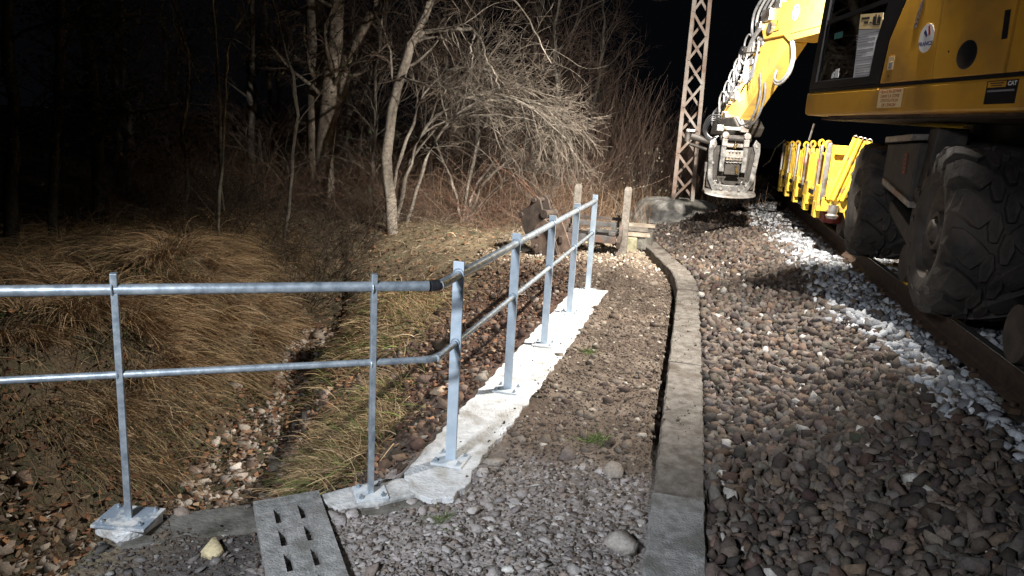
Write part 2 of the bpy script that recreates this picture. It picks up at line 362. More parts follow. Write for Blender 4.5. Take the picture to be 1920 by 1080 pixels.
def place_bal(name, spacing, y0, y1, size, layers, label):
    Ps, Ss, Cs = [], [], []
    for L_ in range(layers):
        x, y = scatter(-1.1, 3.15, y0, y1, spacing, lambda a, b_: (a > kerbx(b_)+.14) & seen(a, b_) & ((a < 1.72) | ((a > 1.82))))
        s_ = size*np.clip(np.exp(rng.normal(0, .36, len(x))), .45, 1.7); z = T(x, y) + s_*(.05+.55*L_) + rng.normal(0, .007, len(x))
        c = pal(len(x), BAL, BP)
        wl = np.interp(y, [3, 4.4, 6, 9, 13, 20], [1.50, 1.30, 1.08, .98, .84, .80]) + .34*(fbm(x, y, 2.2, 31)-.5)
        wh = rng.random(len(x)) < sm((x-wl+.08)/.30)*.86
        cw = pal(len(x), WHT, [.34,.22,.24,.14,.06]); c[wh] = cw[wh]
        Ps.append(np.stack([x, y, z], 1)); Ss.append(s_); Cs.append(c)
    return stones(name, np.concatenate(Ps), np.concatenate(Ss), np.concatenate(Cs), VAR_N if y0 < 9 else VAR_S, .9, label, cat='ballast')
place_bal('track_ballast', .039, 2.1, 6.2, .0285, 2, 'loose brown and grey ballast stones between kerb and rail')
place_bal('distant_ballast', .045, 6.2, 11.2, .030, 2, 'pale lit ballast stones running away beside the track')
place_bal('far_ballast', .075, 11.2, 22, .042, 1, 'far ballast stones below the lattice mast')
# gravel between mortar strip and kerb, and foreground
def in_head(x, y): return ((x+1.28)*-.59 + (y-2.7)*.807 - .10) < -.03
def gmask(x, y):
    ok = (x < kerbx(y)-.14) & seen(x, y) & (y < 9.8)
    strip = (y > 2.95) & (x < -.86-.03*np.sin(y*9)) & (x > -1.26)
    left = (x < -1.2) & ~in_head(x, y)
    left = left & ~((y > 7.5) & (x > -1.9))
    strip = strip & (y < 7.47)
    return ok & ~strip & ~left & (x > -2.10-.25*(y-2))
gx_, gy_ = scatter(-2.6, .1, 1.3, 9.8, .036, gmask, .6)
keep = rng.random(len(gx_)) < np.where(gy_ < 3.4, .5, .62)*np.where(np.abs(gx_+.5) < .25, .85, 1); gx_, gy_ = gx_[keep], gy_[keep]
gs = .0145*np.exp(rng.normal(0, .5, len(gx_)))*np.where(gy_ < 3.4, 1.25, 1); big_ = rng.random(len(gx_)) < .02; gs[big_] *= 1.7
gc = pal(len(gx_), [(.15,.12,.095),(.11,.086,.067),(.22,.185,.15),(.08,.06,.047),(.40,.36,.31)], [.34,.27,.17,.17,.05])
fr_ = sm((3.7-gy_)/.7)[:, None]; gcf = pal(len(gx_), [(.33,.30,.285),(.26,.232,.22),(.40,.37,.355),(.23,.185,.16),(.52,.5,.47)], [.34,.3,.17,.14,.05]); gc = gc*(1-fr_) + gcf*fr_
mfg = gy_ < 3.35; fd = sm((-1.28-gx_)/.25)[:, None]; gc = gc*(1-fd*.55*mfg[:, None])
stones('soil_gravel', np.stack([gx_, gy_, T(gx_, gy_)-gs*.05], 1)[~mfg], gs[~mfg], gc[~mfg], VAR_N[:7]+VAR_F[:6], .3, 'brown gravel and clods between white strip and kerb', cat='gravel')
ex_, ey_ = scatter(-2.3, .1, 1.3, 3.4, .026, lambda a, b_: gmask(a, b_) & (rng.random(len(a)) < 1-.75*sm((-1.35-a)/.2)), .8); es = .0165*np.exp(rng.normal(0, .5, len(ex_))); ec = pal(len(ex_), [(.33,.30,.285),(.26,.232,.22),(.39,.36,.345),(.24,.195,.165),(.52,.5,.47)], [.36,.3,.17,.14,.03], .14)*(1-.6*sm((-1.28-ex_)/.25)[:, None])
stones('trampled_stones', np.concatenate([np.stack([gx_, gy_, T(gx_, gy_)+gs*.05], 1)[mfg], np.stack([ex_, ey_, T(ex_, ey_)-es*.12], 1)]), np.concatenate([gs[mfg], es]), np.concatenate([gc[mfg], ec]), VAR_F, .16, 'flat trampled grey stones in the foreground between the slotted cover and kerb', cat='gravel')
# fine crumbs everywhere on the soil
cx, cy = scatter(-2.6, .1, 1.3, 9.5, .022, gmask, .9); cs = .0075*np.exp(rng.normal(0, .35, len(cx)))
stones('soil_crumbs', np.stack([cx, cy, T(cx, cy)+cs*.2], 1), cs, pal(len(cx), [(.10,.075,.058),(.15,.125,.10),(.06,.045,.036)], [.45,.25,.3]), VAR_S, .8, 'fine crumbly soil between white strip and kerb', cat='soil')
kx_, ky_ = scatter(-1.18, -.86, 2.95, 7.45, .03, lambda a, b_: rng.random(len(a)) < .05+.6*sm((a+1.0)/.13)*fbm(a, b_, 3, 97)*1.1, .9); ks = .005*np.exp(rng.normal(0, .5, len(kx_)))
stones('strip_crumbs', np.stack([kx_, ky_, .003+ks*.3], 1), ks, pal(len(kx_), [(.10,.08,.06),(.2,.17,.14),(.35,.32,.28)], [.5,.3,.2]), VAR_S, .6, 'crumbs of earth lying on the white mortar strip', cat='soil')
# bank of clods between slab and ditch
def bmask(x, y): return (x < -1.28) & (x > np.interp(y, DY, DX)+.25) & ~in_head(x, y) & (y < 9.3) & (y > 2.8) & (x > -2.5-.35*fbm(x, y, 1.2, 41)*(y > 5))
bx_, by_ = scatter(-3.2, -1.2, 2.8, 9.3, .040, bmask, .8); bs = .015*np.exp(rng.normal(0, .5, len(bx_)))
stones('bank_clods', np.stack([bx_, by_, T(bx_, by_)+bs*.3], 1), bs, pal(len(bx_), [(.10,.062,.045),(.15,.11,.085),(.065,.045,.035),(.28,.24,.2),(.18,.12,.08)], [.33,.25,.22,.06,.14]), VAR_N[:7]+VAR_F[:4], .5, 'earth clods and small stones on the ditch bank', cat='soil')
# ditch bed stones
def dmask(x, y): xc = np.interp(y, DY, DX); return (((np.abs(x-xc+.10*(y < 5)) < .30+.14*(y < 5.5)+.5*sm((3.8-y)/1.2)) & ~in_head(x, y)) | ((y < 3.2) & (x < -2.15))) & (y > 1.4)
dx_, dy_ = scatter(-5, -1.8, 1.4, 8.2, .056, dmask, .8); ds = .034*np.exp(rng.normal(0, .42, len(dx_)))
stones('ditch_stones', np.stack([dx_, dy_, T(dx_, dy_)+ds*.08], 1), ds, pal(len(dx_), [(.36,.31,.26),(.27,.22,.18),(.46,.41,.35),(.18,.13,.10),(.58,.54,.49)], [.33,.27,.15,.2,.05]), VAR_N[:5]+VAR_F, .35, 'pale broken stones along the bottom of the ditch', cat='stones')
# far gravel path behind the railing
def fmask(x, y): return (x > -3.0) & (x < kerbx(y)-.05) & (y > 9.2)
fx_, fy_ = scatter(-3.2, .2, 9.0, 17, .060, fmask, .8); fs_ = .023*np.exp(rng.normal(0, .4, len(fx_)))
stones('path_gravel', np.stack([fx_, fy_, T(fx_, fy_)+fs_*.2], 1), fs_, pal(len(fx_), [(.26,.21,.16),(.36,.31,.25),(.17,.13,.10),(.45,.42,.36)], [.4,.25,.27,.08]), VAR_S, .5, 'sandy gravel around the wooden posts and mast footing', cat='gravel')
# single rocks one can point at
def rock(x, y, s, col, label, flat=.6, dz=.3):
    v, f = hull_variant(22, flat); a = rng.uniform(0, 6.28); c_, s_ = math.cos(a), math.sin(a)
    v = v @ np.array([[c_, s_, 0], [-s_, c_, 0], [0, 0, 1]])*s
    o = big('rock', v, f, 'stone', np.tile(np.array(col), (len(v), 1))); o.location = (x, y, float(T(x, y)) + s*flat*dz)
    return tag(o, label, 'rock')
rock(-1.66, 2.12, .065, (.50,.42,.26), 'yellowish flat rock beside the slotted concrete cover', .45)
rock(1.02, 3.95, .035, (.7,.69,.66), 'single white stone on dark brown ballast, right of the kerb', .7, .9)
rock(.98, 4.72, .04, (.66,.65,.62), 'white stone lying alone nearest the strip of pale ballast', .8, .9)
rock(-2.58, 3.45, .06, (.62,.60,.55), 'white rounded rock at the near end of the ditch bed', .8, .6)
rock(-2.62, 3.15, .075, (.42,.36,.27), 'tan rock resting on leaves near the culvert end of the ditch', .6, .5)
rock(-2.98, 4.6, .10, (.27,.235,.2), 'large flat grey brown rock in the middle of the ditch', .4, .5)
rock(-.16, 2.72, .075, (.36,.33,.3), 'large grey stone leaning by the left side of the kerb', .6, .5)
rock(-.27, 3.35, .07, (.36,.31,.26), 'big buff stone on soil left of the kerb', .6, .5)
rock(-.85, 3.2, .06, (.33,.29,.25), 'flat brownish stone touching the near tip of the white strip', .4, .5)
rock(-1.55, 4.3, .07, (.5,.38,.27), 'orange tan rock on the bank left of the white strip', .5, .5)
rock(-4.05, 5.55, .10, (.36,.32,.28), 'grey rock embedded in the grassy left bank', .6, .3)

# ------------------------------------------------------------------ batch tubes / ribbons
def norm(a): return a/np.maximum(np.linalg.norm(a, axis=-1, keepdims=True), 1e-9)
def tubes(Pp, Rr, n=3):             # Pp (N,K,3) Rr (N,K)
    N_, K = Rr.shape; t = norm(np.gradient(Pp, axis=1)); ref = np.where(np.abs(t[..., 2:3]) < .9, np.array([0, 0, 1.]), np.array([1., 0, 0]))
    u = norm(np.cross(t, ref)); w = np.cross(t, u); a = np.arange(n)*2*PI/n
    v = Pp[:, :, None] + (u[:, :, None]*np.cos(a)[:, None] + w[:, :, None]*np.sin(a)[:, None])*Rr[:, :, None, None]
    i, k, j = np.meshgrid(np.arange(N_), np.arange(K-1), np.arange(n), indexing='ij'); b_ = i*K*n + k*n; j2 = (j+1) % n
    f = np.stack([b_+j, b_+j2, b_+n+j2, b_+n+j], -1).reshape(-1, 4); return v.reshape(-1, 3), f
def ribbons(Pp, Wd, side):
    N_, K = Wd.shape; v = np.stack([Pp-side[:, None]*Wd[..., None], Pp+side[:, None]*Wd[..., None]], 2)
    i, k = np.meshgrid(np.arange(N_), np.arange(K-1), indexing='ij'); b_ = i*K*2 + k*2
    return v.reshape(-1, 3), np.stack([b_, b_+1, b_+3, b_+2], -1).reshape(-1, 4)
def children(Pp, Rr, n, ln, ang, K, up=0, wob=.12, rr=.55, t0=.25, droop=0, tip=.25, rmin=.0012):
    N_, K0 = Rr.shape; pi_ = rng.choice(N_, n, p=(Rr.mean(1)+.002)/(Rr.mean(1)+.002).sum()) if N_ > 1 else np.zeros(n, int)
    t = rng.uniform(t0, 1, n)*(K0-1); k = np.minimum(t.astype(int), K0-2); f_ = (t-k)[:, None]
    p = Pp[pi_, k]*(1-f_) + Pp[pi_, k+1]*f_; r = (Rr[pi_, k]*(1-f_[:, 0]) + Rr[pi_, k+1]*f_[:, 0])*rr
    tan = norm(Pp[pi_, k+1]-Pp[pi_, k]); ra = norm(np.cross(tan, rng.normal(size=(n, 3)))); a = rng.normal(ang, .25, n)[:, None]
    d = norm(tan*np.cos(a) + ra*np.sin(a) + np.array([0, 0, up])); L_ = ln*rng.uniform(.45, 1.25, n)
    out = [p]
    for s_ in range(K-1):
        d = norm(d + rng.normal(0, wob, (n, 3)) + np.array([0, 0, -droop])); p = p + d*(L_/(K-1))[:, None]; out.append(p)
    R_ = np.maximum(r[:, None]*np.linspace(1, tip, K)[None], rmin); return np.stack(out, 1), R_
def stem(pts, r0, r1, K=14, wob=.0):
    P_ = np.array(pts, float); s_ = np.concatenate([[0], np.cumsum(np.linalg.norm(np.diff(P_, axis=0), axis=1))]); q_ = np.linspace(0, s_[-1], K)
    o = np.stack([np.interp(q_, s_, P_[:, i]) for i in range(3)], 1)
    o2 = o.copy(); o2[1:-1] = (o[:-2]+o[1:-1]*2+o[2:])/4; o2[1:-1] += rng.normal(0, wob, (K-2, 3)); return o2[None], np.linspace(r0, r1, K)[None]
def bark_col(V_, base, n_=1.0):
    nn = fbm(V_[:, 0]*6+V_[:, 1]*3, V_[:, 2]*5, 1.3, 61)[:, None]; n5 = fbm(V_[:, 0]*14+V_[:, 1]*9, V_[:, 2]*11, 1.7, 63)[:, None]; return np.clip(np.array(base)*(.35+1.1*nn*n_)*(1-.55*sm((n5-.52)/.1)), .008, .9)
TWIG = (.16, .12, .095); LICHEN = (.26, .23, .19); DARKB = (.085, .07, .058)
def tree(label, stems, levels, loc, col=LICHEN, tcol=TWIG, name='bare_tree', cat='tree', sides=8, leaves=0, group=None, leafcol=(.03,.045,.02), trunkname='trunk'):
    root = thing(name, loc, label, cat, group)
    Pp = [stem(*s_[:3], K=18, wob=s_[3] if len(s_) > 3 else .015) for s_ in stems]
    for nm, lst in (('trunk', Pp),):
        v, f = zip(*[tubes(a, b_, sides) for a, b_ in lst]); off = np.cumsum([0]+[len(a) for a in v[:-1]])
        v = np.concatenate(v); f = np.concatenate([a+o for a, o in zip(f, off)])
        jit_ = (fbm(v[:, 0]*8+v[:, 1]*5, v[:, 2]*7, 2, 71)-.5)[:, None]*.035; v = v + jit_*np.array([1, 1, 0])
        o = big(trunkname, v - np.array(loc), f, 'bark', bark_col(v, col), True); o.parent = root
    cur = (np.concatenate([a for a, _ in Pp]), np.concatenate([b_ for _, b_ in Pp])); vs_, fs_2, cs_ = [], [], []; off = 0
    last = cur
    for i, lv in enumerate(levels):
        cur = children(*cur, **lv); v, f = tubes(*cur, 5 if i == 0 else 3)
        vs_.append(v); fs_2.append(f+off); off += len(v); cc = np.array(col)*.8 if i == 0 else np.array(tcol); cs_.append(bark_col(v, cc)); last = cur
    if vs_:
        o = big('crown', np.concatenate(vs_) - np.array(loc), np.concatenate(fs_2), 'bark', np.concatenate(cs_), True); o.parent = root
    if leaves:
        Pl, _ = last; idx = rng.integers(0, len(Pl), leaves); kk = rng.integers(1, Pl.shape[1], leaves); p = Pl[idx, kk] + rng.normal(0, .09, (leaves, 3))
        v, f = leafquads(p, .03); o = big('ivy_leaves', v - np.array(loc), f, 'plant', np.repeat(pal(leaves, [leafcol, tuple(np.array(leafcol)*1.7), (.06,.045,.025)], [.5,.35,.15], .3), 4, 0)); o.parent = root
    return root
def leafquads(p, s_, flat=False):
    n = len(p); d = norm(rng.normal(size=(n, 3))*(np.array([1, 1, .25]) if flat else 1)); e = norm(np.cross(d, rng.normal(size=(n, 3)) if not flat else np.array([0, 0, 1.]) + rng.normal(0, .35, (n, 3))))
    S = (s_*rng.uniform(.5, 1.3, n))[:, None]; up_ = np.cross(d, e)*S*.25
    v = np.stack([p-d*S, p+e*S*.6+up_, p+d*S, p-e*S*.6+up_], 1).reshape(-1, 3); return v, np.arange(4*n).reshape(-1, 4)

# ------------------------------------------------------------------ grass and litter
def grass(name, x, y, ln, dirx, diry, cols, p, label, w=.0022, droop=.5, lift=.75, spread=.5, K=5, cat='grass'):
    n = len(x); base = np.stack([x, y, T(x, y)-.005], 1); h = np.stack([np.full(n, 0.)+dirx, np.full(n, 0.)+diry, np.zeros(n)], 1)
    d = norm(h*(1-lift) + np.array([0, 0, lift]) + rng.normal(0, spread, (n, 3))*np.array([1, 1, .35])); d[:, 2] = np.abs(d[:, 2])
    L_ = ln*rng.uniform(.4, 1.2, n); out = [base]; pp = base
    for k in range(K-1):
        d = norm(d + h*.16 + np.array([0, 0, -droop/(K-1)*1.6]) + rng.normal(0, .05, (n, 3))); pp = pp + d*(L_/(K-1))[:, None]
        gz = T(pp[:, 0], pp[:, 1]) + .006; pp = pp.copy(); pp[:, 2] = np.maximum(pp[:, 2], gz); out.append(pp)
    Pp = np.stack(out, 1); side = norm(np.cross(d, rng.normal(size=(n, 3)))); Wd = (w*rng.uniform(.6, 1.5, n))[:, None]*np.linspace(1, .25, K)[None]
    v, f = ribbons(Pp, Wd, side); c = np.repeat(pal(n, cols, p, .25), K*2, 0)
    return tag(big(name, v, f, 'plant', c), label, cat, kind='stuff')
def inwedge(x, y): return seen(x, y)
STR = [(.36,.25,.135),(.25,.165,.09),(.46,.35,.21),(.12,.08,.045),(.10,.12,.04)]
# left bank tussocks, combed downhill to the right
def tmask(x, y): xc = np.interp(y, DY, DX); return (x < xc-.30-.28*(y < 5.6)-.2*fbm(x, y, 2, 51)) & (y > 3.45+.25*np.sin(x*5)) & (x > -8.5) & seen(x, y) & ~in_head(x, y)
ax_, ay_ = scatter(-8.5, -2.8, 2.6, 10.5, .023, tmask, .9); kk = rng.random(len(ax_)) < (.12+1.1*sm((fbm(ax_, ay_, 1.5, 53)-.40)/.12))*np.clip(1.2-.16*(-ax_-3), .22, 1); ax_, ay_ = ax_[kk], ay_[kk]
ln_ = .20+.42*fbm(ax_, ay_, 1.7, 53)
gdx = T(ax_-.22, ay_)-T(ax_+.22, ay_); gdy = T(ax_, ay_-.22)-T(ax_, ay_+.22); gl_ = np.hypot(gdx, gdy)+1e-6; wj = fbm(ax_, ay_, 2.2, 88)-.5; gdx = gdx/gl_+.35; gdy = gdy/gl_-.25+wj; gl_ = np.hypot(gdx, gdy); gdx, gdy = gdx/gl_, gdy/gl_
grass('bank_grass', ax_, ay_, ln_, gdx, gdy, STR, [.34,.3,.16,.14,.06], 'long dry straw coloured grass combed down the left ditch bank', .0026, .8, .45, .36, 7)
tb_x, tb_y, tb_dx, tb_dy, tb_l = [], [], [], [], []
def tussock(cx_, cy_, n, ln, R_=.06):
    a = rng.uniform(0, 2*PI, n); rr_ = R_*np.sqrt(rng.random(n)); x = cx_+np.cos(a)*rr_; y = cy_+np.sin(a)*rr_
    gx0 = float(T(cx_-.2, cy_)-T(cx_+.2, cy_)); gy0 = float(T(cx_, cy_-.2)-T(cx_, cy_+.2)); g0 = math.hypot(gx0, gy0)+1e-6
    dx = gx0/g0*1.0+.25 + np.cos(a)*.55; dy = gy0/g0*1.0-.25 + np.sin(a)*.55; q_ = np.hypot(dx, dy); tb_x.append(x); tb_y.append(y); tb_dx.append(dx/q_); tb_dy.append(dy/q_); tb_l.append(np.full(n, ln))
for (mx0, my0, sx0, sy0, cnt) in ((-4.25,4.7,.36,.42,24),(-4.75,6.35,.55,.6,30),(-5.8,5.0,.7,.8,16),(-4.9,4.0,.4,.3,5)):
    for _ in range(cnt):
        cx_, cy_ = rng.normal(mx0, sx0), rng.normal(my0, sy0)
        if cx_ < np.interp(cy_, DY, DX)-(.72 if cy_ < 5.6 else .4) and cy_ > 3.6: tussock(cx_, cy_, int(rng.integers(80, 230)), rng.uniform(.26, .54))
tX, tY, tDX, tDY, tL = map(np.concatenate, (tb_x, tb_y, tb_dx, tb_dy, tb_l))
grass('straw_tussocks', tX, tY, tL, tDX, tDY, [(.38,.26,.145),(.27,.175,.10),(.48,.36,.22),(.16,.105,.06)], [.38,.32,.18,.12], 'long drooping straw tussocks overhanging the left side of the ditch', .0027, .85, .72, .2, 8)
wx, wy = scatter(-7, -2.9, 3.0, 9.0, .033, lambda a, b_: (a < np.interp(b_, DY, DX)-.2) & ~in_head(a, b_), .9)
grass('dead_stems', wx, wy, .16, 0, 0, [(.20,.14,.09),(.12,.085,.055),(.30,.22,.14)], [.4,.4,.2], 'broken dead stems and short rough grass on the left bank', .0026, .7, .5, .9, 4)
# right bank tussock by the second post
def cl(cx_, cy_, sx, sy, n): return rng.normal(cx_, sx, n), rng.normal(cy_, sy, n)
a1 = [cl(-1.88, 3.7, .13, .28, 2300), cl(-2.12, 4.4, .12, .35, 1300), cl(-1.72, 3.3, .10, .10, 700), cl(-3.0, 6.7, .28, .6, 5200)]
ax2 = np.concatenate([a[0] for a in a1]); ay2 = np.concatenate([a[1] for a in a1]); k2 = ~in_head(ax2, ay2) & (ax2 < -1.5); ax2, ay2 = ax2[k2], ay2[k2]
grass('verge_grass', ax2, ay2, .24, -.7, -.35, STR+[(.14,.19,.05)], [.28,.26,.14,.12,.1,.1], 'mixed green and straw grass hanging over the right ditch bank', .0032, .7, .55, .4, 6)
# rough matted grass of the meadow behind
def mmask(x, y): return (x < -2.1-.5*fbm(x, y, 1.5, 55)) & (y > 7.2) & seen(x, y) & (x > -13)
mx_, my_ = scatter(-13, -1.9, 7.2, 15.5, .06, mmask, .9); 
grass('meadow_grass', mx_, my_, .15, .2, -.2, [(.36,.29,.19),(.25,.18,.115),(.46,.39,.27),(.17,.17,.08)], [.4,.3,.22,.08], 'short matted pale grass behind the ditch', .0048, .9, .5, .8, 4)
# tall dry stalks at the wood edge
sx_, sy_ = scatter(-6.5, 1.2, 13.0, 19, .12, lambda a, b_: (a < -.9) | (b_ > 15.5), .9)
grass('tall_dry_weeds', sx_, sy_, .75, .05, -.05, [(.30,.20,.12),(.22,.14,.085),(.36,.27,.17)], [.4,.4,.2], 'tall reddish dry weeds along the edge of the wood', .004, .35, .95, .22, 6, 'weeds')
# small green tufts
for (tx, ty, n, lb) in ((-.93, 2.62, 90, 'small bright green grass tuft in the grey foreground gravel'), (-.42, 3.75, 240, 'flattened green grass tuft on soil beside the kerb'), (-2.12, 3.95, 150, 'fresh green grass clump on the right ditch bank'), (-.72, 5.3, 160, 'dry grass wisp at the right edge of the white strip')):
    gx3, gy3 = cl(tx, ty, .035, .03, n)
    grass('grass_tuft', gx3, gy3, .075, 0, 0, [(.12,.18,.05),(.2,.2,.09),(.09,.13,.04)], [.5,.2,.3], lb, .0016, .5, .7, .8, 4)
# leaves
def lmask(x, y): xc = np.interp(y, DY, DX); return (((np.abs(x-xc) < .75) & ~in_head(x, y)) | ((y < 3.3) & (x < -2.2))) & (y > 1.4) & (rng.random(len(x)) < .45)
lx, ly = scatter(-5.5, -1.7, 1.4, 8.3, .05, lmask, .9); l2x, l2y = scatter(-6.5, -1.4, 1.4, 11, .062, lambda a, b_: (~in_head(a, b_) | (a < -2.25)) & seen(a, b_) & (rng.random(len(a)) < np.where((b_ < 3.8) & (a < -2.3), .95, .38)), .9)
lx = np.concatenate([lx, l2x]); ly = np.concatenate([ly, l2y]); lp = np.stack([lx, ly, T(lx, ly)+.012+rng.uniform(0, .02, len(lx))+(lx < -3.2)*rng.uniform(0, .07, len(lx))], 1)
v, f = leafquads(lp, .030, True); tag(big('fallen_leaves', v, f, 'plant', np.repeat(pal(len(lx), [(.20,.10,.055),(.27,.15,.085),(.13,.07,.045),(.32,.23,.15)], [.35,.25,.25,.15], .25), 4, 0)), 'brown fallen oak leaves strewn in the ditch', 'leaves', kind='stuff')
# low ivy on the left bank
ix, iy = scatter(-5.2, -3.3, 3.2, 7.5, .034, lambda a, b_: (fbm(a, b_, 1.9, 77) > .50) & (a < np.interp(b_, DY, DX)-.3), .9)
v, f = leafquads(np.stack([ix, iy, T(ix, iy)+rng.uniform(.01, .07, len(ix))], 1), .016); tag(big('ground_ivy', v, f, 'plant', np.repeat(pal(len(ix), [(.05,.075,.025),(.09,.11,.035),(.035,.05,.02)], [.4,.3,.3], .2), 4, 0)), 'low green creeping leaves on the left ditch bank', 'ground cover', kind='stuff')
# foreground rotten crust by the headwall
# ------------------------------------------------------------------ trees and shrubs
LV = dict
tree('large tree with three pale trunks rising from one base, left of the leaning tree', [
 ([(-6.95,12.2,-.35),(-6.97,12.2,.53),(-7.01,12.2,1.31),(-7.01,12.2,2.07),(-7.03,12.2,2.82),(-7.08,12.2,3.63),(-7.2,12.2,5.5),(-7.3,12.3,7)], .21, .09, .012),
 ([(-6.79,12.2,-.35),(-6.84,12.2,.84),(-6.74,12.1,1.61),(-6.55,12.,2.54),(-6.43,11.9,3.59),(-6.2,11.8,5.2),(-6.1,11.8,6.6)], .20, .08, .012),
 ([(-6.67,12.1,1.52),(-6.44,12.1,2.09),(-6.29,12.1,2.74),(-5.94,12.1,3.28),(-5.8,12.1,3.63),(-5.3,12.1,4.7)], .115, .05, .01)],
 [LV(n=34, ln=1.5, ang=.9, K=8, wob=.16, up=.1, t0=.3, rr=.3), LV(n=330, ln=.7, ang=.8, K=5, wob=.2, droop=.03), LV(n=1100, ln=.3, ang=.8, K=4, wob=.2)], (-6.9, 12.2, -.25), col=(.34,.29,.235), leaves=420, leafcol=(.06,.07,.03))
tree('pale lichen covered tree leaning to the right beside the arching shrub', [
 ([(-4.79,10.8,-.4),(-4.9,10.8,.58),(-4.96,10.8,1.17),(-4.94,10.9,1.84),(-4.79,11.,2.42),(-4.63,11.1,3.),(-4.4,11.2,3.54),(-4.08,11.4,4.39),(-3.6,11.6,5.6)], .098, .055, .012),
 ([(-4.66,11.05,2.84),(-4.45,11.1,3.02),(-4.09,11.1,3.06),(-3.7,11.1,3.07)], .042, .028, .008),
 ([(-3.70,11.1,3.07),(-3.62,11.,2.95),(-3.68,11.,2.75),(-3.6,10.9,2.6),(-3.66,10.9,2.4)], .02, .008, .012),
 ([(-3.70,11.1,3.07),(-3.5,11.,2.9),(-3.42,11.,2.6),(-3.25,11.,2.42),(-3.2,11.,2.2)], .02, .008, .012),
 ([(-4.3,11.3,3.7),(-3.4,11.2,3.75),(-2.9,11.1,3.4),(-2.6,11.,2.9),(-2.4,11.,2.6)], .022, .006, .012)],
 [LV(n=44, ln=1.2, ang=.9, K=8, wob=.2, rr=.35, t0=.35), LV(n=340, ln=.6, ang=.8, K=5, wob=.22, droop=.08), LV(n=900, ln=.26, ang=.8, K=4, wob=.2)], (-4.79, 10.8, -.25), col=(.38,.335,.28))
shr = [
 ([(-4.14,12.5,-.2),(-3.99,12.5,.55),(-3.61,12.5,1.05),(-3.14,12.3,1.36),(-2.49,12.,1.71)], .035, .012, .012),
 ([(-4.06,12.5,-.2),(-3.93,12.5,.46),(-3.51,12.5,.96),(-2.97,12.2,1.37),(-2.31,11.8,1.59)], .035, .012, .012),
 ([(-4.18,12.5,-.2),(-4.39,12.5,.52),(-4.75,12.7,1.06),(-5.,12.9,1.53),(-4.96,13.,2.21)], .03, .012, .012),
 ([(-4.16,12.5,-.2),(-4.16,12.7,.72),(-4.03,12.8,1.49),(-3.63,12.7,2.16),(-2.95,12.3,2.08),(-2.47,11.9,1.66)], .036, .012, .012),
 ([(-4.12,12.5,-.2),(-3.69,12.2,.4),(-3.14,11.9,.83),(-2.74,11.7,1.13)], .022, .009, .012)]
tree('multi stemmed shrub of pale stems arching right behind the earth bucket', shr,
 [LV(n=46, ln=1.0, ang=.55, K=8, wob=.12, rr=.5, droop=.07, t0=.45), LV(n=420, ln=.6, ang=.6, K=6, wob=.18, droop=.05, rmin=.0028), LV(n=1100, ln=.26, ang=.7, K=4, wob=.2, droop=.03, rmin=.0026)], (-4.1, 12.5, -.15), col=(.36,.32,.27), tcol=(.25,.21,.17), name='arching_shrub', cat='shrub', sides=6, trunkname='stems')
shr2 = [
 ([(-5.1,11.5,-.25),(-4.93,11.5,.58),(-4.82,11.5,.99),(-4.6,11.5,1.54),(-4.1,11.5,1.99),(-3.39,11.5,2.19),(-2.61,11.3,1.89)], .04, .010, .012),
 ([(-4.9,11.5,-.25),(-4.66,11.5,.56),(-4.54,11.5,1.1),(-4.23,11.5,1.64),(-3.65,11.5,2.05),(-2.93,11.5,2.05),(-2.14,11.2,1.51)], .04, .010, .012),
 ([(-5.3,11.5,-.25),(-5.2,11.5,.33),(-4.93,11.5,1.25),(-4.67,11.5,2.05),(-4.22,11.5,2.57),(-3.49,11.5,2.52),(-2.76,11.5,2.14)], .035, .010, .012),
 ([(-5.0,11.5,-.25),(-5.1,11.6,.6),(-4.7,11.7,1.3),(-4.3,11.8,1.7),(-3.6,11.7,1.85),(-2.7,11.5,1.75)], .03, .010, .012)]
tree('dense thicket of thin twigs arching in a dome right of the leaning tree', shr2,
 [LV(n=52, ln=1.15, ang=.45, K=9, wob=.11, rr=.62, droop=.05, t0=.35), LV(n=560, ln=.62, ang=.5, K=6, wob=.15, droop=.06, rmin=.0026), LV(n=1500, ln=.26, ang=.65, K=4, wob=.18, droop=.03, rmin=.0022)], (-5.0, 11.5, -.2), col=(.36,.32,.27), tcol=(.30,.255,.21), name='arching_shrub', cat='shrub', sides=6, trunkname='stems')
tree('thin forked sapling standing alone in the dark, left of the big tree', [
 ([(-5.89,7.8,-.3),(-5.84,7.8,.36),(-5.81,7.8,1.03),(-5.76,7.8,1.67),(-5.81,7.8,2.29),(-5.83,7.8,2.89),(-5.84,7.8,3.8)], .026, .013, .012),
 ([(-5.8,7.8,.83),(-5.74,7.8,1.48),(-5.63,7.8,2.42),(-5.36,7.8,2.84),(-5.15,7.8,3.5)], .017, .008, .012),
 ([(-5.80,7.85,.4),(-5.84,7.85,1.0),(-5.87,7.8,1.6),(-6.3,7.8,2.4),(-6.5,7.8,3.1)], .012, .006, .012)],
 [LV(n=46, ln=.55, ang=.8, K=6, wob=.2, rr=.4), LV(n=220, ln=.25, ang=.8, K=4, wob=.22)], (-5.87, 7.8, -.2), col=(.20,.19,.15), name='sapling', sides=6)
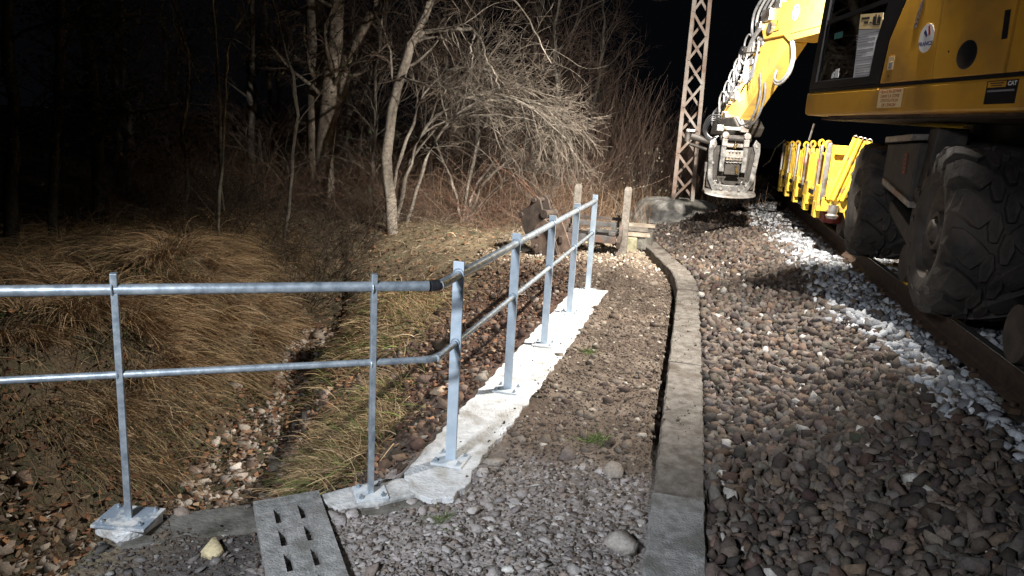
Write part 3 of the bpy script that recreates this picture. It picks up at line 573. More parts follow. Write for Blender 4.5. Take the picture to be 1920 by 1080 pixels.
for (lb, pts, r0, r1, lv) in (
 ('dark ivy clad tree trunk second from the left edge of the photo', [(-7.88,7.2,-.45),(-7.79,7.2,.38),(-7.61,7.2,1.24),(-7.5,7.2,2.17),(-7.43,7.2,3.11),(-7.4,7.3,5)], .06, .04, 1100),
 ('dark ivy clad tree trunk right of the other two at the left edge', [(-8.18,8.3,-.45),(-8.15,8.3,.49),(-8.12,8.3,1.57),(-8.19,8.3,2.61),(-8.21,8.3,3.34),(-8.2,8.4,5)], .09, .06, 1500),
 ('dark ivy clad tree trunk nearest the left edge of the photo', [(-8.06,6.8,-.5),(-7.97,6.8,.4),(-7.8,6.8,1.53),(-7.74,6.8,3.03),(-7.7,6.8,4.6)], .08, .05, 800)):
    tree(lb, [(pts, r0, r1, .012)], [LV(n=26, ln=1.1, ang=1.1, K=6, wob=.2, rr=.35), LV(n=240, ln=.5, ang=.8, K=4, wob=.25)], pts[0], col=(.05,.045,.036), tcol=(.035,.03,.025), leaves=lv, leafcol=(.012,.02,.009), name='ivy_tree')  # bark and leaf colours darkened so these trunks look unlit
def mid(lb, pts, r0, r1, col=(.22,.20,.17), leaves=0, n=(26, 260, 800)):
    tree(lb, [(pts, r0, r1, .015)], [LV(n=n[0], ln=1.1, ang=.85, K=7, wob=.2, rr=.38, up=.12, t0=.15), LV(n=n[1], ln=.55, ang=.8, K=5, wob=.22), LV(n=n[2], ln=.24, ang=.8, K=4, wob=.2)], pts[0], col=col, leaves=leaves, tcol=(.15,.11,.085), name='sapling', sides=6)
mid('slender bent sapling close to the left side of the three trunk tree', [(-6.33,10.,-.45),(-6.18,10.,.7),(-6.03,10.,1.75),(-6.21,10.,2.51),(-6.47,10.,3.26),(-6.6,10,4.5)], .03, .014, leaves=300)
mid('dim slanting sapling between the ivy trunks and the lone forked sapling', [(-7.76,9.5,-.45),(-7.67,9.5,.61),(-7.71,9.5,1.64),(-7.45,9.5,2.27),(-7.82,9.5,3.16),(-8,9.5,4.4)], .032, .014, leaves=500)
mid('straight grey sapling directly left of the leaning tree', [(-6.08,12.5,-.3),(-5.99,12.5,.89),(-5.96,12.5,2.33),(-5.83,12.5,3.7),(-5.8,12.5,5)], .045, .02)
# the wood behind: bare trees that fade into the dark
protos = []
for k in range(4):
    h_ = [5.5, 6.5, 4.8, 6][k]; st = [([(0,0,-.3),(.1*k-.15,.05,h_*.3),(.2-.12*k,0,h_*.65),(.1,0,h_)], .07+.015*k, .02, .03)]
    if k % 2: st.append(([(.1,0,-.3),(.5,.1,h_*.3),(.7,0,h_*.6),(1.1,0,h_*.85)], .05, .015, .03))
    protos.append(dict(stems=st))
bgpos = [(-9.8,10.5),(-9.0,13.2),(-11.5,12.5),(-8.2,15.5),(-7.0,14.8),(-5.9,16.),(-4.9,15.2),(-4.0,17.),(-3.2,15.6),(-10.5,16),(-6.6,18.5),(-2.9,19.),(-5.0,20),(-13,15.5)]
roots = []
for i, (x, y) in enumerate(bgpos):
    z = float(T(x, y))
    lb = 'bare branching tree in the dark wood behind the nearer trunks'
    if i < 4:
        r_ = tree(lb, protos[i]['stems'], [LV(n=40, ln=1.5, ang=.8, K=7, wob=.17, rr=.4, up=.12, t0=.12), LV(n=420, ln=.8, ang=.75, K=5, wob=.2), LV(n=1500, ln=.34, ang=.8, K=4, wob=.2, rmin=.002)], (0, 0, 0), col=(.20,.18,.155), tcol=(.17,.12,.095), group='bare trees of the dark wood', name='bare_tree', sides=6)
        r_.location = (x, y, z); roots.append(r_)
    else:
        s_ = roots[i % 4]; r_ = s_.copy(); C.objects.link(r_); r_.location = (x, y, z); r_.rotation_euler = (0, 0, i*1.9); r_.scale = [.85+.05*(i % 5)]*3
        for ch in s_.children:
            c_ = ch.copy(); C.objects.link(c_); c_.parent = r_
# brushwood: low tangle along the wood edge, one uncountable mass
nB = 3600; bx = rng.uniform(-10.5, -2.0, nB); by = 11.3 + rng.gamma(1.6, 1.6, nB) + np.clip(-bx-7, 0, 3)*-.6
bz = T(bx, by); d = norm(np.stack([rng.normal(.15, .55, nB), rng.normal(-.2, .45, nB), rng.uniform(.5, 1.4, nB)], 1)); p = np.stack([bx, by, bz-.05], 1); L_ = rng.uniform(.5, 1.9, nB)*(.75+.5*fbm(bx, by, .8, 91)); out = [p]
for k in range(7):
    d = norm(d + rng.normal(0, .13, (nB, 3)) + np.array([.03, 0, -.11])); p = p + d*(L_/7)[:, None]; p = np.stack([p[:, 0], p[:, 1], np.maximum(p[:, 2], T(p[:, 0], p[:, 1])+.02)], 1); out.append(p)
Pp = np.stack(out, 1); Rr = rng.uniform(.0018, .005, nB)[:, None]*np.linspace(1, .35, 8)[None]
c1 = children(Pp, Rr, 7500, .35, .7, 4, wob=.2, rr=.6, rmin=.0014)
v1, f1 = tubes(Pp, Rr, 3); v2, f2 = tubes(*c1, 3); cc = np.concatenate([np.repeat(pal(nB, [(.28,.20,.145),(.20,.13,.10),(.36,.30,.24),(.24,.12,.08)], [.35,.3,.15,.2], .25), 24, 0), np.repeat(pal(7500, [(.24,.17,.125),(.19,.11,.08)], [.6,.4], .25), 12, 0)])
tag(big('brushwood', np.concatenate([v1, v2]), np.concatenate([f1, f2+len(v1)]), 'bark', cc, True), 'tangled reddish brown brushwood and brambles at the foot of the trees', 'brushwood', kind='stuff')
def brush(name, n1, n2, xr_, yr_, lr, label, cols):
    bx = rng.uniform(*xr_, n1); by = rng.uniform(*yr_, n1); k = seen(bx, by) & (by > 7.6+.35*(bx+5)*(bx < -5)); bx, by = bx[k], by[k]; n1 = len(bx)
    d = norm(np.stack([rng.normal(.1, .6, n1), rng.normal(-.1, .5, n1), rng.uniform(.4, 1.5, n1)], 1)); p = np.stack([bx, by, T(bx, by)-.05], 1); L_ = rng.uniform(*lr, n1); out = [p]
    for k in range(7):
        d = norm(d + rng.normal(0, .15, (n1, 3)) + np.array([.02, 0, -.13])); p = p + d*(L_/7)[:, None]; p = np.stack([p[:, 0], p[:, 1], np.maximum(p[:, 2], T(p[:, 0], p[:, 1])+.02)], 1); out.append(p)
    Pp = np.stack(out, 1); Rr = rng.uniform(.002, .0065, n1)[:, None]*np.linspace(1, .35, 8)[None]; c1 = children(Pp, Rr, n2, .38, .8, 4, wob=.22, rr=.6, rmin=.0015)
    v1, f1 = tubes(Pp, Rr, 3); v2, f2 = tubes(*c1, 3); tag(big(name, np.concatenate([v1, v2]), np.concatenate([f1, f2+len(v1)]), 'bark', np.concatenate([np.repeat(pal(n1, cols, [.5,.3,.2], .25), 24, 0), np.repeat(pal(n2, cols, [.4,.4,.2], .25), 12, 0)]), True), label, 'brushwood', kind='stuff')
brush('dark_undergrowth', 1500, 4500, (-9.5, -4.9), (8.0, 12.0), (.5, 1.7), 'dark tangled undergrowth hiding the forest floor at left', [(.10,.075,.055),(.07,.05,.038),(.15,.12,.09)])
nB = 1500; bx = rng.uniform(-3.0, .9, nB); by = rng.uniform(16, 24, nB); hgt = np.interp(bx, [-3, -1.2, .9], [3.6, 2.6, .6])
d = norm(np.stack([rng.normal(.05, .3, nB), rng.normal(0, .3, nB), np.ones(nB)], 1)); p = np.stack([bx, by, T(bx, by)-.05], 1); L_ = hgt*rng.uniform(.35, 1.1, nB); out = [p]
for k in range(7): d = norm(d + rng.normal(0, .09, (nB, 3))); p = p + d*(L_/7)[:, None]; out.append(p)
Pp = np.stack(out, 1); Rr = rng.uniform(.003, .008, nB)[:, None]*np.linspace(1, .35, 8)[None]; c1 = children(Pp, Rr, 7000, .4, .6, 4, wob=.2, rr=.6, rmin=.002)
v1, f1 = tubes(Pp, Rr, 3); v2, f2 = tubes(*c1, 3); tag(big('thicket', np.concatenate([v1, v2]), np.concatenate([f1, f2+len(v1)]), 'bark', np.repeat([[.20,.14,.11]], len(v1)+len(v2), 0), True), 'dim bare thicket fading into the night left of the lattice mast', 'thicket', kind='stuff')
tree('small bare bush with a few pale leaves just left of the lattice mast', [([(-1.15,15.6,-.1),(-1.2,15.6,.5),(-1.05,15.6,1.0),(-1.1,15.6,1.4)], .012, .005, .01), ([(-1.15,15.6,-.1),(-.95,15.6,.4),(-.75,15.6,.7)], .01, .004, .01), ([(-1.15,15.6,-.1),(-1.4,15.6,.45),(-1.5,15.6,.9)], .01, .004, .01)],
 [LV(n=26, ln=.5, ang=.6, K=5, wob=.2), LV(n=120, ln=.25, ang=.7, K=4, wob=.2)], (-1.15, 15.6, 0), col=(.25,.22,.18), tcol=(.22,.17,.13), leaves=90, leafcol=(.2,.17,.13), name='bare_bush', cat='bush', sides=5, trunkname='stems')

# ------------------------------------------------------------------ kerb
def kerb_block(y0, y1, n, label, mat='conc', zoff=0.):
    ys = np.linspace(y0, y1, n); mb = MB(); vs, fs = [], []
    for y in ys:
        x = float(kerbx(y)); e = .01; tx = float(kerbx(y+e)-kerbx(y-e))/(2*e); nx, ny_ = 1/math.hypot(1, tx), -tx/math.hypot(1, tx); w = .118
        zt = .022+zoff
        zt += random.uniform(-.003, .003)
        for sx, z in ((-1, -.3), (-1, zt-.012), (-.93, zt), (.93, zt), (1, zt-.012), (1, -.3)):
            jj = 0 if z < -.1 else random.uniform(-.005, .005)
            vs.append((x+nx*w*sx+jj, y+ny_*w*sx, z))
    for i in range(n-1): fs += [(i*6+k, i*6+k+1, (i+1)*6+k+1, (i+1)*6+k) for k in range(5)]
    fs += [tuple(range(6)), tuple(range((n-1)*6, n*6))[::-1]]
    mb.add(vs, fs); return tag(mb.build('kerb_block', mat, origin=(float(kerbx(y0)), y0, 0)), label, 'kerb', 'concrete kerb blocks in one line')
kerb_block(1.2, 3.13, 30, 'lightest grey kerb block at the bottom edge of the photo', 'concgrey', .006)
kerb_block(3.142, 5.2, 34, 'long dirt stained kerb block next after the light grey one')
kerb_block(5.21, 7.9, 40, 'long brownish kerb block ending at the bend')
kerb_block(7.91, 11.3, 40, 'curved kerb section bending left to the wooden planks')

qx, qy = scatter(-.8, .25, 1.6, 10.5, .034, lambda a, b_: (np.abs(a-kerbx(b_)) < .115) & (rng.random(len(a)) < .04+.42*sm((fbm(a, b_, 1.3, 45)-.42)/.15)*sm((b_-3)/.6)), .9); qs = .0045*np.exp(rng.normal(0, .55, len(qx)))
stones('kerb_crumbs', np.stack([qx, qy, .022+qs*.3], 1), qs, pal(len(qx), [(.10,.075,.058),(.16,.13,.105),(.28,.25,.22)], [.5,.35,.15]), VAR_S, .6, 'crumbs of earth and grit lying on the kerb', cat='soil')
# ------------------------------------------------------------------ mortar strip, headwall, slotted cover
def blob_slab(name, outline, zt, zb, mat, label, cat, jitter=.008, sub=.05):
    pts = []
    for i, p in enumerate(outline):
        q = outline[(i+1) % len(outline)]; n = max(1, int(math.hypot(q[0]-p[0], q[1]-p[1])/sub))
        for k in range(n): t = k/n; pts.append((p[0]+(q[0]-p[0])*t+random.uniform(-jitter, jitter), p[1]+(q[1]-p[1])*t+random.uniform(-jitter, jitter)))
    bm = bmesh.new(); top = [bm.verts.new((x, y, zt+random.uniform(-.002, .002))) for x, y in pts]; bot = [bm.verts.new((x, y, zb)) for x, y in pts]; n = len(pts)
    bm.faces.new(top); bm.faces.new(bot[::-1])
    for i in range(n): bm.faces.new((top[i], bot[i], bot[(i+1) % n], top[(i+1) % n]))
    bmesh.ops.recalc_face_normals(bm, faces=bm.faces); me = bpy.data.meshes.new(name); bm.to_mesh(me); bm.free(); me.materials.append(M[mat])
    o = bpy.data.objects.new(name, me); C.objects.link(o); ROOTM[o.name] = Matrix(); md = o.modifiers.new('bevel', 'BEVEL'); md.width = .006; md.segments = 2; md.limit_method = 'ANGLE'; md.angle_limit = rad(50)
    return tag(o, label, cat)
blob_slab('mortar_strip', [(-1.225,2.93),(-1.12,2.80),(-1.02,2.74),(-.93,2.80),(-.90,2.97),(-.93,3.2),(-.90,3.6),(-.885,4.1),(-.87,5),(-.865,6.2),(-.86,7.49),(-1.20,7.45),(-1.215,6),(-1.22,4.5)], .003, -.16, 'white_conc', 'long white mortar strip carrying five railing posts', 'concrete strip', .011, .045)
blob_slab('mortar_pad', [(-1.50,2.60),(-1.35,2.53),(-1.18,2.68),(-1.09,2.78),(-1.17,2.91),(-1.30,2.84)], -.004, -.12, 'padmortar', 'small grey mortar pad under the post beside the slotted cover', 'concrete pad', .008)
U = Vector((.807, .59, 0)); Nn = Vector((-.59, .807, 0)); hb = Vector((-1.28, 2.70, 0)) + Nn*.09
mb = MB(); a = hb - U*.98; b_ = hb + U*.22
mb.prism([a, b_, b_ - Nn*.22, a - Nn*.22], (0, 0, -1.0)); o = mb.build('culvert_headwall', 'concdark', bevel=.012); o.location.z = -.022
tag(o, 'dark soil stained headwall edge above the ditch under the leftmost post', 'headwall')
# pale rough mortar bed beneath the left base plate
blob_slab('mortar_bed', [(-2.16,2.075),(-2.03,2.05),(-1.965,2.11),(-1.98,2.235),(-2.12,2.21)], .012, -.03, 'white_conc', 'thin rough mortar bed under the leftmost base plate', 'mortar', .012, .03)
# slotted cover
c0 = Vector((-1.70, 2.44, 0)); c1_ = Vector((-1.497, 2.625, 0)); ex = (c1_-c0).normalized(); ey = Vector((.56, -.83, 0)).normalized(); ey = (ey - ex*ey.dot(ex)*.6).normalized(); wd = (c1_-c0).length; Lc = .78
mb = MB(); zc = .012; th = .07
def strip(u0, u1, v0, v1):
    P_ = [c0+ex*u0+ey*v0, c0+ex*u1+ey*v0, c0+ex*u1+ey*v1, c0+ex*u0+ey*v1]; mb.prism([p+Vector((0,0,zc)) for p in P_], (0,0,-th))
us_ = [0, .26, .36, .62, .72, 1]; vs_ = [0, .12, .27, .34, .49, .56, .71, .78, .92, 1]
for i in range(5):
    if i % 2 == 0: strip(us_[i]*wd, us_[i+1]*wd, 0, Lc)
    else:
        for k in range(0, 9, 2): strip(us_[i]*wd, us_[i+1]*wd, vs_[k]*Lc, vs_[k+1]*Lc)
tag(mb.build('slotted_cover', 'concgrey'), 'grey concrete cover slab with two rows of slots, bottom left', 'drain cover')

# ------------------------------------------------------------------ guard railing
RA = thing('guard_railing', (-1.056, 3.129, 0), 'galvanised steel guard railing along the white strip, bent at a corner towards the ditch', 'railing')
HX = -1.056; PY = [3.129+1.064*i for i in range(5)]
def post(x, y, dirv, z0, width=.054, plate=(.16,.15), up=1.0, tee=False, mat='galvpost', lab=None, plmat='mortarplate', pax=None):
    d = Vector(dirv).normalized(); s_ = Vector((d.y, -d.x, 0)); p = Vector((x, y, z0)); mb = MB()
    mb.box(p+Vector((0,0,up/2+.006)), (width, .024 if tee else .012, up), (s_, d, (0,0,1)))
    if not tee: mb.box(p+Vector((0,0,up/2+.004))+d*.022-s_*(width/2-.005), (.008, .030, up-.012), (s_, d, (0,0,1)))
    o = mb.build('post', mat, RA, bevel=.002, label=lab)
    if pax: d = Vector(pax).normalized(); s_ = Vector((d.y, -d.x, 0))
    mb = MB(); mb.box(p+Vector((0,0,.006)), (plate[0], plate[1], .012), (s_, d, (0,0,1))); bp = mb.build('base_plate', plmat, RA, bevel=.002); bp.parent = o
    mb = MB()
    for i in (-1, 1):
        for j in (-1, 1): mb.lathe(p+s_*i*plate[0]*.36+d*j*plate[1]*.34+Vector((0,0,.012)), (0,0,1), [(0,.011),(.008,.011),(.009,.006),(.018,.006)], 6)
    bo = mb.build('anchor_bolt', 'galv', RA); bo.parent = bp
    d = Vector(dirv).normalized()
    mb = MB()
    for zz, rr_ in ((.945, .026), (.612, .020)): mb.ring(p+Vector((0,0,zz))-d*.007, d, rr_, .0035)
    w_ = mb.build('weld', 'galv', RA); w_.parent = o
    return o
for i, y in enumerate(PY): post(HX, y, (0,1,0), .003, lab=None)
A_ = Vector((-2.066, 2.147, .01)); B_ = Vector((-1.282, 2.703, 0)); seg = (B_-A_).normalized()
post(B_.x, B_.y, (seg.x, seg.y, 0), -.004, .036, (.14,.14), tee=True, mat='galv')
post(A_.x, A_.y, (seg.x, seg.y, 0), .014, .036, (.215,.165), tee=True, mat='galv', plmat='smearplate', pax=(-.2,.98,0))
left = A_ - seg*1.25; None and post(left.x, left.y, (seg.x, seg.y, 0), -.02, .045, (.155,.15), tee=True, mat='galv')
corner = Vector((-1.075, 2.85, 0)); lf = A_ - seg*1.3
for zz, r_, r2_ in ((.945, .0215, .0215), (.612, .0145, .0150)):
    nm = 'top_rail' if zz > .9 else 'mid_rail'
    mb = MB(); mb.tube([lf+Vector((0,0,zz)), corner-seg*.02+Vector((0,0,zz))], r_, 20); mb.build(nm, 'galv', RA, smooth=True)
    mb = MB(); mb.tube([Vector((HX,2.872,zz)), Vector((HX,PY[4]+.04,zz))], r2_, 20); mb.build(nm, 'galv', RA, smooth=True)
    mb = MB()
    if zz > .9: mb.tube([corner-seg*.012+Vector((0,0,zz)), corner+seg*.006+Vector((0,.004,zz)), corner+Vector((.013,.022,zz))], r_+.004, 16)
    else: mb.tube([corner-seg*.03+Vector((0,0,zz)), corner+Vector((.004,.012,zz)), Vector((HX,2.93,zz))], r_+.002, 14)
    mb.build('corner_joint', 'blackgrease' if zz > .9 else 'galv', RA, smooth=True)

# ------------------------------------------------------------------ track
def rail(x, label):
    mb = MB(); zb = .345; prof = [(-.07,0),(.07,0),(.07,.012),(.02,.028),(.009,.04),(.009,.125),(.036,.135),(.036,.165),(.03,.172),(-.03,.172),(-.036,.165),(-.036,.135),(-.009,.125),(-.009,.04),(-.02,.028),(-.07,.012)]
    mb.prism([(x+a, -1.5, zb+b_) for a, b_ in prof], (0, 80, 0)); o = mb.build('rail', 'railrust'); tag(o, label, 'rail', 'rails of the track')
    mb = MB(); mb.box((x-.004, 38.5, zb+.1735), (.05, 80, .002)); h = mb.build('running_surface', 'railhead', o); return o
rail(1.78, 'near rusty rail with the machine wheels above it'); rail(3.28, 'far rail beyond the machine, mostly hidden')
for k in range(26):
    y = 2.9+.6*k; mb = MB(); mb.box((2.53, y, .255), (2.5, .25, .16)); o = mb.build('sleeper', 'rustdark' if k % 3 else 'wood', bevel=.01, origin=(2.53, y, .175)); tag(o, 'dark sleeper end half buried in ballast under the rails', 'sleeper', 'sleepers of the track')
    mb = MB()
    for x in (1.78, 3.28):
        for s_ in (-1, 1): mb.box((x+s_*.105, y, .355), (.055, .10, .03)).lathe((x+s_*.10, y, .36), (0,0,1), [(0,.015),(.035,.015)], 6)
    f = mb.build('rail_clip', 'railrust', o)

# ------------------------------------------------------------------ lattice mast with footing
MX, MY = -.36, 14.6
LM = thing('lattice_mast', (MX, MY, .45), 'tall leaning lattice steel mast of two channels on a concrete footing', 'mast')
zt = 7.5; fw = lambda z: .215-.012*(z-.45)*1.0; xo = lambda z: MX-.012*(z-.45)
dd = .13
for s_ in (-1, 1):
    mb = MB()
    p0 = Vector((xo(.42)+s_*fw(.42), MY, .42)); p1 = Vector((xo(zt)+s_*fw(zt), MY, zt))
    mb.beam(p0, p1, .008, .0, (0,1,0)) if 0 else None
    for dy in (-dd, dd): mb.beam(p0+Vector((-s_*.032, dy, 0)), p1+Vector((-s_*.032, dy, 0)), .008, .066, (1,0,0))
    mb.beam(p0, p1, 2*dd, .010, (1,0,0)); mb.build('channel', 'pylon', LM, bevel=.002)
zs = np.arange(.47, zt-.3, .43)
for kk, dy, ph in ((0, -dd-.008, 0), (1, dd+.008, 1)):
    mb = MB(); rv = MB()
    for i, z in enumerate(zs):
        s_ = 1 if (i+ph) % 2 else -1; z2 = z+.43
        a = Vector((xo(z)+s_*(fw(z)-.03), MY+dy, z)); b_ = Vector((xo(z2)-s_*(fw(z2)-.03), MY+dy, z2)); mb.beam(a, b_, .008, .046, Vector((1,0,0)))
        rv.lathe(a+Vector((0,-.004,0)), (0,-1,0), [(0,.014),(.012,.009)], 8)
    mb.build('lacing', 'pylon', LM, bevel=.0015); rv.build('rivets', 'pylon', LM)
mb = MB(); prof = [(-.1,1.10),(.05,1.07),(.12,1.02),(.20,.98),(.27,.93),(.34,.88),(.385,.81),(.42,.70),(.44,.5),(.452,.25)]; n = 64; vs = []
for h, r in prof:
    for k in range(n): a = 2*PI*k/n; jr = 1+.04*math.sin(3*a+1)+.02*math.sin(7*a)+random.uniform(-.022,.022); vs.append((MX-.12+math.cos(a)*r*jr*.86, MY+.1+math.sin(a)*r*jr*.7, .0+h+random.uniform(-.014,.014)))
mb.add(vs, [(i*n+k, i*n+(k+1)%n, (i+1)*n+(k+1)%n, (i+1)*n+k) for i in range(len(prof)-1) for k in range(n)] + [tuple(range((len(prof)-1)*n, len(prof)*n))])
tag(mb.build('mast_footing', 'footing'), 'rounded grey concrete footing mound under the lattice mast', 'footing')

# ------------------------------------------------------------------ wooden posts, frame, planks
def wpost(x, y, h, w, label, lean=0):
    mb = MB(); z0 = float(T(x, y))-.2; zt_ = h
    prof = [(z0, 1), (zt_-.05, 1), (zt_-.015, .86), (zt_, .55)]; vs = []
    for z, s_ in prof: vs += [(x+a*w/2*s_+lean*(z-z0), y+b_*w/2*s_, z) for a, b_ in ((-1,-1),(1,-1),(1,1),(-1,1))]
    mb.add(vs, [(i*4+k, i*4+(k+1)%4, (i+1)*4+(k+1)%4, (i+1)*4+k) for i in range(3) for k in range(4)] + [(0,3,2,1),(12,13,14,15)])
    return tag(mb.build('wooden_post', 'wood', bevel=.008, origin=(x, y, z0+.2)), label, 'post', 'wooden posts by the steel frame')
wpost(-1.00, 10.15, .92, .10, 'weathered square wooden post right of the black steel frame', .0)
wpost(-1.72, 10.25, .90, .095, 'weathered wooden post behind the railing, left of the steel frame', .0)
FR = thing('steel_frame', (-1.4, 10.1, 0), 'dark welded steel frame with slotted beams lying between the two wooden posts', 'frame')
fy = 10.05
mb = MB(); mb.beam((-1.82,fy-.18,.20),(-1.08,fy-.18,.20),.05,.10).beam((-1.86,fy+.22,.36),(-1.10,fy+.22,.36),.05,.07).box((-1.42,fy+.0,.285),(.10,.46,.05)).box((-1.14,fy+.02,.285),(.09,.44,.05)).box((-1.70,fy+.02,.285),(.10,.44,.05)).box((-1.29,fy,.292),(.16,.07,.04)); mb.build('slotted_beam', 'framegrey', FR, bevel=.004)
mb = MB(); mb.box((-1.44,fy+.02,.235), (.72,.36,.02)); mb.build('gap_shade_sheet', 'black', FR)  # black sheet added to stand for the shade between the beams
mb = MB()
for x in (-1.84, -1.04): mb.beam((x,fy-.24,.14),(x,fy+.36,.32),.05,.10)
mb.beam((-1.84,fy+.36,.43),(-1.06,fy+.36,.43),.04,.045); mb.beam((-1.45,fy+.34,.32),(-1.45,fy+.34,.47),.03,.03).beam((-1.12,fy+.34,.32),(-1.12,fy+.34,.49),.03,.03).beam((-1.04,fy-.22,-.06),(-1.04,fy+.06,.38),.045,.05).beam((-1.70,fy-.2,-.03),(-1.70,fy-.2,.17),.05,.05); mb.build('end_beam', 'rustdark', FR, bevel=.004)
mb = MB(); mb.box((-1.96,fy,.33),(.14,.08,.06)); mb.box((-1.96,fy-.2,.2),(.1,.08,.06)); mb.build('lug', 'rustdark', FR, bevel=.004)
for i, (p0, p1, lb) in enumerate((((-1.05,10.35,.24),(-.66,10.40,.24),'nearest pale plank lying right of the wooden post'), ((-1.10,10.75,.265),(-.72,10.80,.265),'grey plank in the middle behind the pale plank'), ((-1.06,11.25,.27),(-.65,11.28,.27),'farthest pale plank below the mast footing'))):
    mb = MB(); mb.beam(p0, p1, .22 if i != 1 else .28, .035); tag(mb.build('plank', 'plank' if i != 1 else 'wood', bevel=.003), lb, 'plank', 'planks beside the wooden post')
mb = MB(); mb.box((-.93,10.3,.10),(.22,.16,.22)); tag(mb.build('concrete_block', 'moss', bevel=.02), 'mossy yellowish concrete block under the pale plank', 'block')
mb = MB(); mb.box((-.9,10.95,.1),(.5,.35,.28)); tag(mb.build('brick_pier', 'concdark', bevel=.02), 'dark concrete pier carrying the planks', 'pier')

# ------------------------------------------------------------------ spare bucket on the ground
BK = thing('excavator_bucket', (-2.0, 9.75, -.05), 'rusty brown narrow excavator bucket standing on the bank left of the steel frame', 'bucket')
bo = Vector((-2.0, 9.75, 0)); bu = Vector((.93, -.37, 0)).normalized(); bn = Vector((.37, .93, 0)).normalized()   # profile plane / width direction
def BP2(u, z, w=0): return bo + bu*u + bn*w + Vector((0,0,z))
side = [(-.20,.30)]
side = [(.34,-.07),(.20,.22),(.10,.40),(.02,.44),(-.10,.34),(-.19,.18),(-.17,.04),(-.08,-.05),(.08,-.10),(.22,-.10)]
mb = MB()
for w in (-.17, .15): mb.prism([BP2(u, z, w) for u, z in side], bn*.02)
mb.build('side_plate', 'rust', BK, bevel=.003)
mb = MB(); shell = [(.02,.44),(-.10,.34),(-.19,.18),(-.17,.04),(-.08,-.05),(.08,-.10),(.22,-.10),(.36,-.08)]
for (u0, z0), (u1, z1) in zip(shell[:-1], shell[1:]):
    q = [BP2(u0, z0, -.15), BP2(u1, z1, -.15), BP2(u1, z1, .15), BP2(u0, z0, .15)]; mb.prism(q, (q[1]-q[0]).cross(q[2]-q[1]).normalized()*.014)
mb.build('shell', 'rust', BK)
ears = [(-.42,.50),(-.46,.44),(-.41,.39),(-.33,.20),(-.22,.10),(-.10,.30),(0.02,.43),(.05,.50),(.01,.56),(-.06,.56),(-.10,.68),(-.18,.74),(-.24,.68),(-.28,.58)]
mb = MB()
for w in (-.12, .08): mb.prism([BP2(u, z, w) for u, z in ears], bn*.035)
mb.build('mounting_ear', 'rustdark', BK, bevel=.005)
mb = MB(); mb.tube([BP2(-.40,.45,-.15), BP2(-.40,.45,.15)], .035, 14).tube([BP2(-.19,.675,-.15), BP2(-.19,.675,.15)], .032, 14).tube([BP2(-.01,.50,-.14), BP2(-.01,.50,.14)], .055, 14); mb.build('pin', 'rustdark', BK, smooth=True)
mb = MB()
for u, z in ((-.06,.20),(-.08,.06),(-.0,-.02)): mb.lathe(BP2(u, z, -.171), -bn, [(0,.018),(.012,.018)], 10)
mb.build('rivet', 'steel', BK)
mb = MB(); mb.beam(BP2(.10,.33,-.178), BP2(.32,-.06,-.178), .016, .05, -bn); mb.build('side_cutter', 'rustdark', BK)

# ------------------------------------------------------------------ road-rail excavator
HD = rad(20.97); SD = Vector((math.sin(HD), -math.cos(HD), 0)); OD = Vector((math.cos(HD), math.sin(HD), 0)); UP = Vector((0,0,1)); E0 = Vector((.83, 7.4, 0))
def Q(s, z, o=0): return E0 + SD*s + OD*o + UP*z
FWD = -SD
EX = thing('excavator', (2.5, 6.6, .52), 'yellow wheeled road rail excavator standing on the track with its arm raised', 'excavator')
def build(mb, name, mat, parent=EX, **k):
    o = mb.build(name, mat, EX, **k); o.parent = parent; return o
AX = (tuple(SD), tuple(OD), (0,0,1))
# upper structure -------------------------------------------------
mb = MB()
sk = [(0,2.105),(0,1.93),(.03,1.90),(3.9,1.90),(3.9,2.105)]
mb.prism([Q(s, z, 0) for s, z in sk], OD*2.5); skirt = build(mb, 'deck_skirt', 'yellow', bevel=.022)
mb = MB()
for k in range(9): mb.beam(Q(.25+.02*k, 1.893, .12+k*.13), Q(3.6, 1.893, .12+k*.13), .03, .018)
build(mb, 'belly_rib', 'rust', skirt)
mb = MB(); mb.prism([Q(.06,1.888,.15), Q(3.8,1.888,.15), Q(3.8,1.888,2.4), Q(.06,1.888,2.4)], (0,0,-.02)); build(mb, 'belly_plate', 'rustdark', skirt)
# black gap strip
mb = MB(); mb.prism([Q(0.02,2.105,.012), Q(3.9,2.105,.012), Q(3.9,2.105,2.4), Q(.02,2.105,2.4)], (0,0,.022)); build(mb, 'seam_strip', 'black', skirt)
# engine housing (yellow side panels)
def panel(name, poly, o0, th, mat='yellow', bev=.006, parent=EX, **k):
    mb = MB(); mb.prism([Q(s, z, o0) for s, z in poly], OD*th); return build(mb, name, mat, parent, bevel=bev, **k)
p1 = panel('side_panel', [(1.125,2.13),(1.715,2.13),(1.69,3.32),(1.62,3.42),(1.52,3.42),(1.29,2.72),(1.16,2.45)], .0, 1.0)
p2 = panel('side_panel', [(1.727,2.13),(2.375,2.13),(2.375,3.2),(2.33,3.32),(1.702,3.32)], .0, 1.0)
p3 = panel('side_panel', [(2.387,2.13),(2.49,2.13),(2.49,3.2),(2.387,3.2)], .012, .9)
p4 = panel('side_panel', [(2.505,2.13),(3.9,2.13),(3.95,2.9),(3.8,3.15),(2.505,3.15)], .0, 2.5)
panel('side_panel', [(1.2,2.13),(2.5,2.13),(2.5,3.1),(1.5,3.1)], 1.05, 1.45)
mb = MB(); mb.lathe(Q(2.035,2.265,-.006), OD, [(0,.085),(.004,.092),(.02,.092)], 28); build(mb, 'round_port', 'black', p2, smooth=True)
mb = MB(); mb.prism([Q(2.30,2.50,-.003), Q(2.345,2.50,-.003), Q(2.36,2.33,-.003), Q(2.315,2.33,-.003)], OD*.012); build(mb, 'door_latch', 'black', p2)
